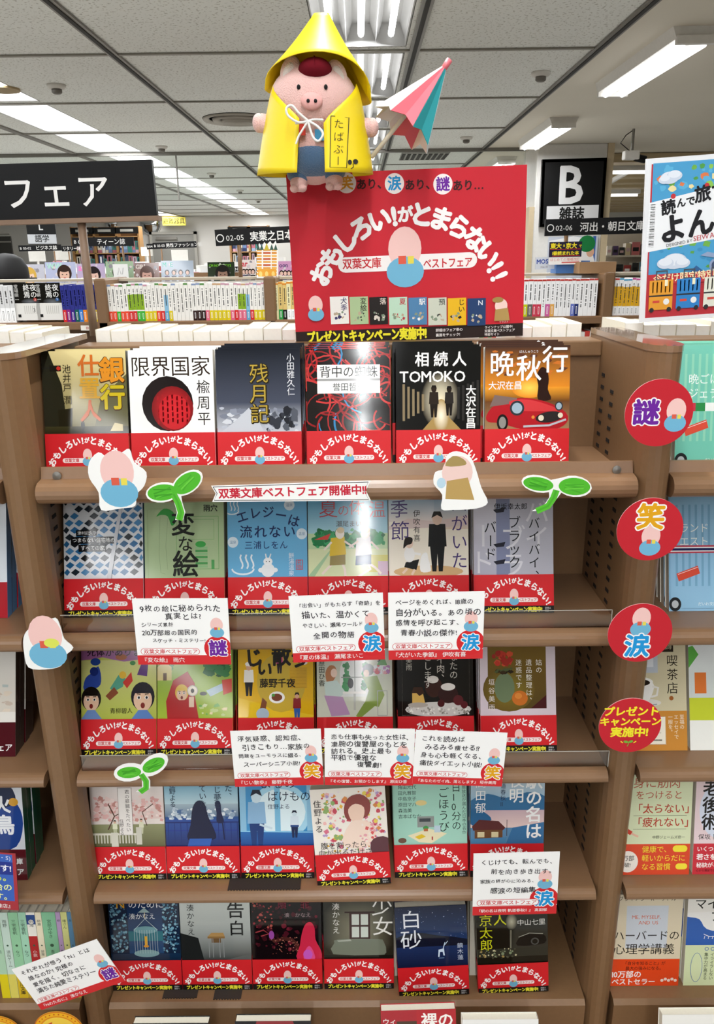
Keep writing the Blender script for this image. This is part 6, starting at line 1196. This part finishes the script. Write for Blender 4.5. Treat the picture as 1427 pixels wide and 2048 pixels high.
for cx, cy, r, lb, Y in ((118, 2062, 48, 'round yellow badge at lower left below the tilted card', .822), (-2, 2068, 46, 'round yellow badge at the bottom left picture corner', .85)):
    p = at(cx, cy, Y); rr_ = r * 1.15 / FPX * 1000; A = Art(2 * rr_, 2 * rr_); A.ell(rr_, rr_, rr_, rr_, '#d9701e', 40); A.ell(rr_, rr_, rr_ * .96, rr_ * .96, '#f0b422', 40); A.ell(rr_, rr_, rr_ * .78, rr_ * .78, '#e58f20', 36); A.ell(rr_, rr_, rr_ * .72, rr_ * .72, '#f3cf4a', 36)
    for k in range(30): a = 2 * PI * k / 30; A.ell(rr_ + rr_ * .87 * math.cos(a), rr_ + rr_ * .87 * math.sin(a), rr_ * .035, rr_ * .035, '#c9551a', 6)
    A.poly([(rr_ * .45, rr_ * 1.3), (rr_ * .8, rr_ * 1.5), (rr_ * .7, rr_ * 1.2)], '#c8402a')
    g = G().lathe([(rr_ / 1000, 0), (rr_ / 1000, .001)], 40, Matrix.Translation((0, .0012, rr_ / 1000)) @ Matrix.Rotation(PI / 2, 4, 'X'))
    tag(link('round_badge', A.mesh('round_badge', [(g, '#d9a030')], m=MATTE), None, p - Vector((0, 0, rr_ / 1000))), lb, 'badge', 'round yellow badges')
# low step in front of the base with more stock, only its top edge in view
sx0 = EYE - 1.115
tag(G().box(-1.1, 1.05, .60, FY - .002, sx0 - .02, sx0).box(-1.1, -1.06, .62, FY - .002, 0, sx0 - .02).box(1.01, 1.05, .62, FY - .002, 0, sx0 - .02).build('low_step', BROWN), 'low brown step shelf along the foot of the bookcase', 'shelf')
def low(A, cx, top, Y, label, roll=0, side=None):
    p = at(cx, top, Y + .03); h = .148; book(A, (p.x, Y, sx0 + .0006), label, .2, roll, band=False, side=side, group='stock on the low step'); return p.z
A = F('#a8222c'); A.rect(22, 60, 105, 132, '#4a3626'); A.speck(24, 62, 103, 130, 50, ['#6b5238', '#3a281a', '#8a6e4a', '#241a12'], 3, 8, .8, 3); A.rect(50, 112, 105, 148, '#b0242c'); A.text('裸の', 56, 132, 23, '#f4f0ea', .02); A.text('ウィ', 2, 132, 10, '#f0e6e0', .01); A.text('バラ', 2, 116, 13, '#f0e6e0', .01)
low(A, 842, 2014, .775, 'red and brown paperback standing on the low step at bottom centre', -.03, '#a8222c')
A = F('#e9e8e4'); low(A, 1000, 2036, .76, 'white book top right of the red one at the bottom edge')
A = F('#1c1a1c'); A.poly([(30, 148), (80, 148), (90, 120), (20, 120)], '#8a2a30'); low(A, 545, 2034, .76, 'dark paperback top with red patch at the bottom edge', side='#222')
A = F('#23211f'); low(A, 340, 2042, .758, 'black book top at the bottom edge left of centre', side='#222')
A = F('#eceae4'); low(A, 1400, 2024, .765, 'white book top at the bottom right picture corner')

# ------------------------------------------------------------------ plush pig in a yellow raincoat
PY = 1.03
O = at(627, 200, PY); MM = PY * 1.0 / (math.cos(PITCH) + (1024 - 200) / FPX * math.sin(PITCH)) / FPX * 1.06 * .98
def pp(px, py): q = at(px, py, PY); return q.x - O.x, q.z - O.z
U = (at(727, 200, PY) - at(627, 200, PY)).length / 100      # metres per photograph pixel there
def fuzzy(name, col):
    m = mat(name, col, .95, scale=700, var=.07, bump=.9); m.node_tree.nodes['Principled BSDF'].inputs['Sheen Weight'].default_value = .5; return m
PINK = fuzzy('pink_plush', '#f0c1b9'); DENIM = fuzzy('blue_denim', '#4d6f93'); MAROON = mat('maroon_felt', '#6a1420', .95, scale=500, bump=.4, spec=.1)
t = empty('plush_pig', O + Vector((0, 0, -190 * U)), 'pink plush pig in a yellow paper raincoat atop the red board', 'soft toy')
def L(v): return (v[0], v[1], v[2] + 190 * U)
def ballp(px, py, dy, rx, ry, rz, g=None, rot=None):
    x, z = pp(px, py); g = g or G(); M = Matrix.Translation(L((x, dy * U, z)))
    if rot: M = M @ Matrix.Rotation(rot, 4, 'Y')
    return g.ball((0, 0, 0), (rx * U, ry * U, rz * U), 24, 16, M)
g = G(); ballp(627, 207, 0, 89, 76, 74, g); ballp(627, 300, 4, 62, 54, 66, g)
for px, py, s in ((518, 247, -1), (744, 256, 1)):
    x, z = pp(px, py); x2, z2 = pp(627 + s * 40, 265); g.tube([L((x2, 4 * U, z2)), L(((x + x2) / 2, 0, (z + z2) / 2 + 4 * U)), L((x - s * 4 * U, -4 * U, z)), L((x + s * 5 * U, -5 * U, z))], [22 * U, 19 * U, 18 * U, 10 * U], 14); ballp(px, py, -5, 13, 14, 18, g)
for px, py in ((598, 366), (668, 362)):
    ballp(px, py, -8, 18, 24, 18, g); ballp(px - 8, py + 13, -22, 9, 12, 8, g); ballp(px + 8, py + 12, -22, 9, 12, 8, g)
g.build('body', PINK, t, smooth=True)
for s, (px, py) in ((-1, (583, 150)), (1, (674, 157))):
    e = ballp(px, py, -32, 19, 9, 28, rot=-s * .35); eo = e.build('ear', fuzzy('pale_ear', '#ecc9c0'), t, smooth=True); i = ballp(px + s * 3, py + 3, -39, 10, 4, 18, rot=-s * .35); i.build('inner_ear', fuzzy('cream_ear', '#eee2da'), eo, smooth=True)
c = ballp(632, 150, -40, 33, 40, 22); x, z = pp(632, 146); c.tube([L((x, -75 * U, z - 12 * U)), L((x, -80 * U, z)), L((x, -68 * U, z + 15 * U))], 1.4 * U, 6); c.build('cap', MAROON, t, smooth=True)
sn = ballp(627, 217, -76, 21, 10, 16).build('snout', mat('snout_felt', '#e8aca6', .8, scale=300, bump=.3), t, smooth=True)
ballp(621, 218, -86, 3.2, 2, 3.6).build('nostril', BLK, sn, smooth=True); ballp(635, 218, -86, 3.2, 2, 3.6).build('nostril', BLK, sn, smooth=True)
ballp(602, 189, -72, 3.6, 3, 4.6).build('eye', BLK, t, smooth=True); ballp(654, 189, -72, 3.6, 3, 4.6).build('eye', BLK, t, smooth=True)
b = ballp(627, 318, 2, 60, 58, 42); ballp(600, 350, -4, 27, 27, 18, b); ballp(664, 346, -4, 27, 27, 16, b); b.build('overalls', DENIM, t, smooth=True)
x, z = pp(606, 268); G().box(-8 * U, 8 * U, -1 * U, 2 * U, -10 * U, 12 * U, Matrix.Translation(L((x, -56 * U, z)))).build('bib_red', mat('red_felt', '#c23a2a', .9), t)
x, z = pp(641, 278); G().box(-9 * U, 9 * U, -1 * U, 2 * U, -10 * U, 10 * U, Matrix.Translation(L((x, -55 * U, z)))).build('bib_blue', mat('blue_felt', '#3f8fb8', .9), t)
# raincoat: a cape sheet open at the front and a hood cone above it
YEL = mat('yellow_paper', '#f0d30c', .45, scale=30, var=.03, bump=.15); 
def lerp(a, b, k): return a + (b - a) * k
def half(py): return lerp(84, 119, min(1, max(0, (py - 172) / 175)) ** .8)
def cape_pt(phi, py, off=0):
    a = half(py) * U + off; bq_ = lerp(78, 96, (py - 172) / 175) * U + off
    x, z = pp(630, py); return L((x + a * math.sin(phi), -bq_ * math.cos(phi), z))
def top_py(phi):
    p = min(abs(phi), 1.35); return lerp(260, 172, max(0, min(1, (p - .2) / 1.15)) ** .75)
g = G(); nu, nv = 56, 12; p0, p1 = -.26, .2
vs = []
for i in range(nu + 1):
    phi = lerp(p1, 2 * PI + p0, i / nu); ph = phi if phi <= PI else phi - 2 * PI
    for j in range(nv + 1): vs.append(cape_pt(phi, lerp(top_py(ph), 350 + 4 * math.cos(phi), j / nv)))
g.add(vs, [(i * (nv + 1) + j, i * (nv + 1) + j + 1, (i + 1) * (nv + 1) + j + 1, (i + 1) * (nv + 1) + j) for i in range(nu) for j in range(nv)])
cape = g.build('raincoat_cape', YEL, t, smooth=True); sd = cape.modifiers.new('s', 'SOLIDIFY'); sd.thickness = .0009
A = Art(1, 1)
def markpt(px, py):
    dx = (px - 630) / half(py); phi = math.asin(max(-.98, min(.98, dx))); return cape_pt(phi, py, .0007)
A.line([(664, 246), (698, 247), (695, 345), (663, 345)], 1.6, '#1b1710', True)
for c_, y in (('た', 261), ('ば', 286), ('ぶ', 310), ('ー', 332)): A.ch(c_, 679, 578 - y if 0 else -y, 20, '#1b1710', -.008, 0 if c_ != 'ー' else PI / 2, 1)
A.v = [(x, abs(y), zz) for x, y, zz in A.v]
A.ell(701, 334, 4, 5, '#1b1710'); A.ell(712, 332, 5, 5, '#1b1710'); A.line([(707, 336), (708, 343), (703, 347)], 1.6, '#1b1710')
me = bpy.data.meshes.new('name_mark'); me.from_pydata([markpt(x, y) for x, y, _ in A.v], [], A.f); me.materials.append(mat('marker_ink', '#1b1710', .5)); link('name_mark', me, cape)
# hood
g = G(); n, mv = 40, 12; vs = []
ax = pp(642, 24)
def brim(phi):
    """lower edge of the hood: raised as an arch over the face, lower at the sides and the back"""
    f = max(0, math.cos(phi)); s = math.sin(phi)
    base = 192 + 14 * s; return base - (base - 124) * (f ** .55)
for i in range(n):
    phi = 2 * PI * i / n; eb = brim(phi); rx = 107 * U; ry = 92 * U
    x1 = pp(636, eb)[0] + rx * math.sin(phi) * (.86 + .14 * (1 - max(0, math.cos(phi)))); y1 = -ry * math.cos(phi) * .95; z1 = pp(636, eb)[1]
    for j in range(mv + 1):
        k = j / mv; bul = -math.sin(k * PI) * 3 * U
        r = 15 * U * (1 - k) ** 1.2; vs.append(L((lerp(ax[0], x1, k) + (bul + r) * math.sin(phi), lerp(10 * U, y1, k) - (bul + r * .5) * math.cos(phi), lerp(ax[1], z1, k) + (1 - k) ** 3 * 0)))
fs = [(i * (mv + 1) + j, i * (mv + 1) + j + 1, ((i + 1) % n) * (mv + 1) + j + 1, ((i + 1) % n) * (mv + 1) + j) for i in range(n) for j in range(mv)] + [tuple(i * (mv + 1) for i in range(n))]
g.add(vs, fs); h = g.build('raincoat_hood', YEL, t, smooth=True); sd = h.modifiers.new('s', 'SOLIDIFY'); sd.thickness = .0009
CORD = mat('white_cord', '#ece8e2', .8, scale=500, bump=.3)
def cord(pts, dy=-104):
    P = [L((*[pp(x, y)[0]], (dy + d) * U, pp(x, y)[1])) for x, y, d in pts]; Q = []
    for i in range(len(P) - 1):
        a, b_, c_, d_ = (Vector(P[max(i - 1, 0)]), Vector(P[i]), Vector(P[i + 1]), Vector(P[min(i + 2, len(P) - 1)]))
        for k in range(5): s = k / 5; Q.append(.5 * (2 * b_ + (c_ - a) * s + (2 * a - 5 * b_ + 4 * c_ - d_) * s * s + (3 * b_ - a - 3 * c_ + d_) * s ** 3))
    return Q + [Vector(P[-1])]
g = G(); g.tube(cord([(622, 259, 0), (604, 262, -2), (585, 250, -4), (582, 236, -4), (592, 231, -4), (604, 244, -3), (622, 259, 0)]), 2.3 * U, 8); g.tube(cord([(622, 259, 0), (640, 270, -3), (650, 284, -4), (642, 297, -4), (632, 291, -3), (626, 275, -1), (622, 259, 0)]), 2.3 * U, 8); g.tube(cord([(622, 259, 0), (612, 275, 0), (604, 288, 2), (599, 302, 3)]), 2.1 * U, 8); g.tube(cord([(622, 259, 0), (634, 256, 3), (650, 256, 8)]), 2.1 * U, 8); g.tube(cord([(622, 259, 0), (606, 262, 4), (598, 262, 8)]), 2.1 * U, 8); g.build('cord_bow', CORD, t, smooth=True)

# ------------------------------------------------------------------ paper parasol on a stick
UY = 1.04; tip = at(893, 128, UY); rim = at(806, 258, UY) + Vector((0, -.012, 0)); hnd = at(742, 318, UY) + Vector((0, -.015, 0))
t = empty('paper_parasol', hnd, 'half-folded paper parasol in pink, white and teal beside the pig', 'parasol'); axis = (rim - tip).normalized(); u = axis.cross(Vector((0, 1, 0))).normalized(); w_ = axis.cross(u)
uu_ = (at(900, 200, UY) - at(800, 200, UY)).length / 100
cols = ['#2f9aa0', '#d9606c', '#ece9e4', '#dfe2c4', '#e8e6e2', '#d9606c', '#efd9d2', '#dbe9ee']
A = Art(1, 1); nV = 16; V = []; Fc = []; K = []
def rp(k): a = 2 * PI * k / nV + .55; r = (68 if k % 2 == 0 else 54) * uu_; return rim + (u * math.cos(a) + w_ * math.sin(a)) * r + axis * ((8 if k % 2 == 0 else -4) * uu_)
for k in range(8):
    for h_ in (0, 1):
        b = len(V); p1_, p2_ = rp(2 * k + h_), rp(2 * k + h_ + 1)
        V += [tuple(tip - hnd), tuple(p1_ - hnd), tuple(p2_ - hnd)]; Fc.append((b, b + 1, b + 2)); K += [rgb(cols[k])] * 3
me = bpy.data.meshes.new('canopy'); me.from_pydata(V, [], Fc); me.materials.append(MATTE); a_ = me.color_attributes.new('Ink', 'FLOAT_COLOR', 'POINT'); a_.data.foreach_set('color', [q for c in K for q in (*c, 1.0)])
o = link('canopy', me, t); sd = o.modifiers.new('s', 'SOLIDIFY'); sd.thickness = .0008
G().tube([tuple(tip - axis * .002 - hnd), tuple(Vector((0, 0, 0)))], 4.2 * uu_, 10).build('stick', mat('pale_wood', '#d9d0bd', .6), t, smooth=True)
G().tube([tuple(tip - axis * 9 * uu_ - hnd), tuple(tip + axis * 14 * uu_ - hnd)], [6.5 * uu_, 6 * uu_], 12).build('tip_tape', mat('pink_tape', '#dd6f78', .4), t, smooth=True)
bpy.data.objects.remove(_fo)
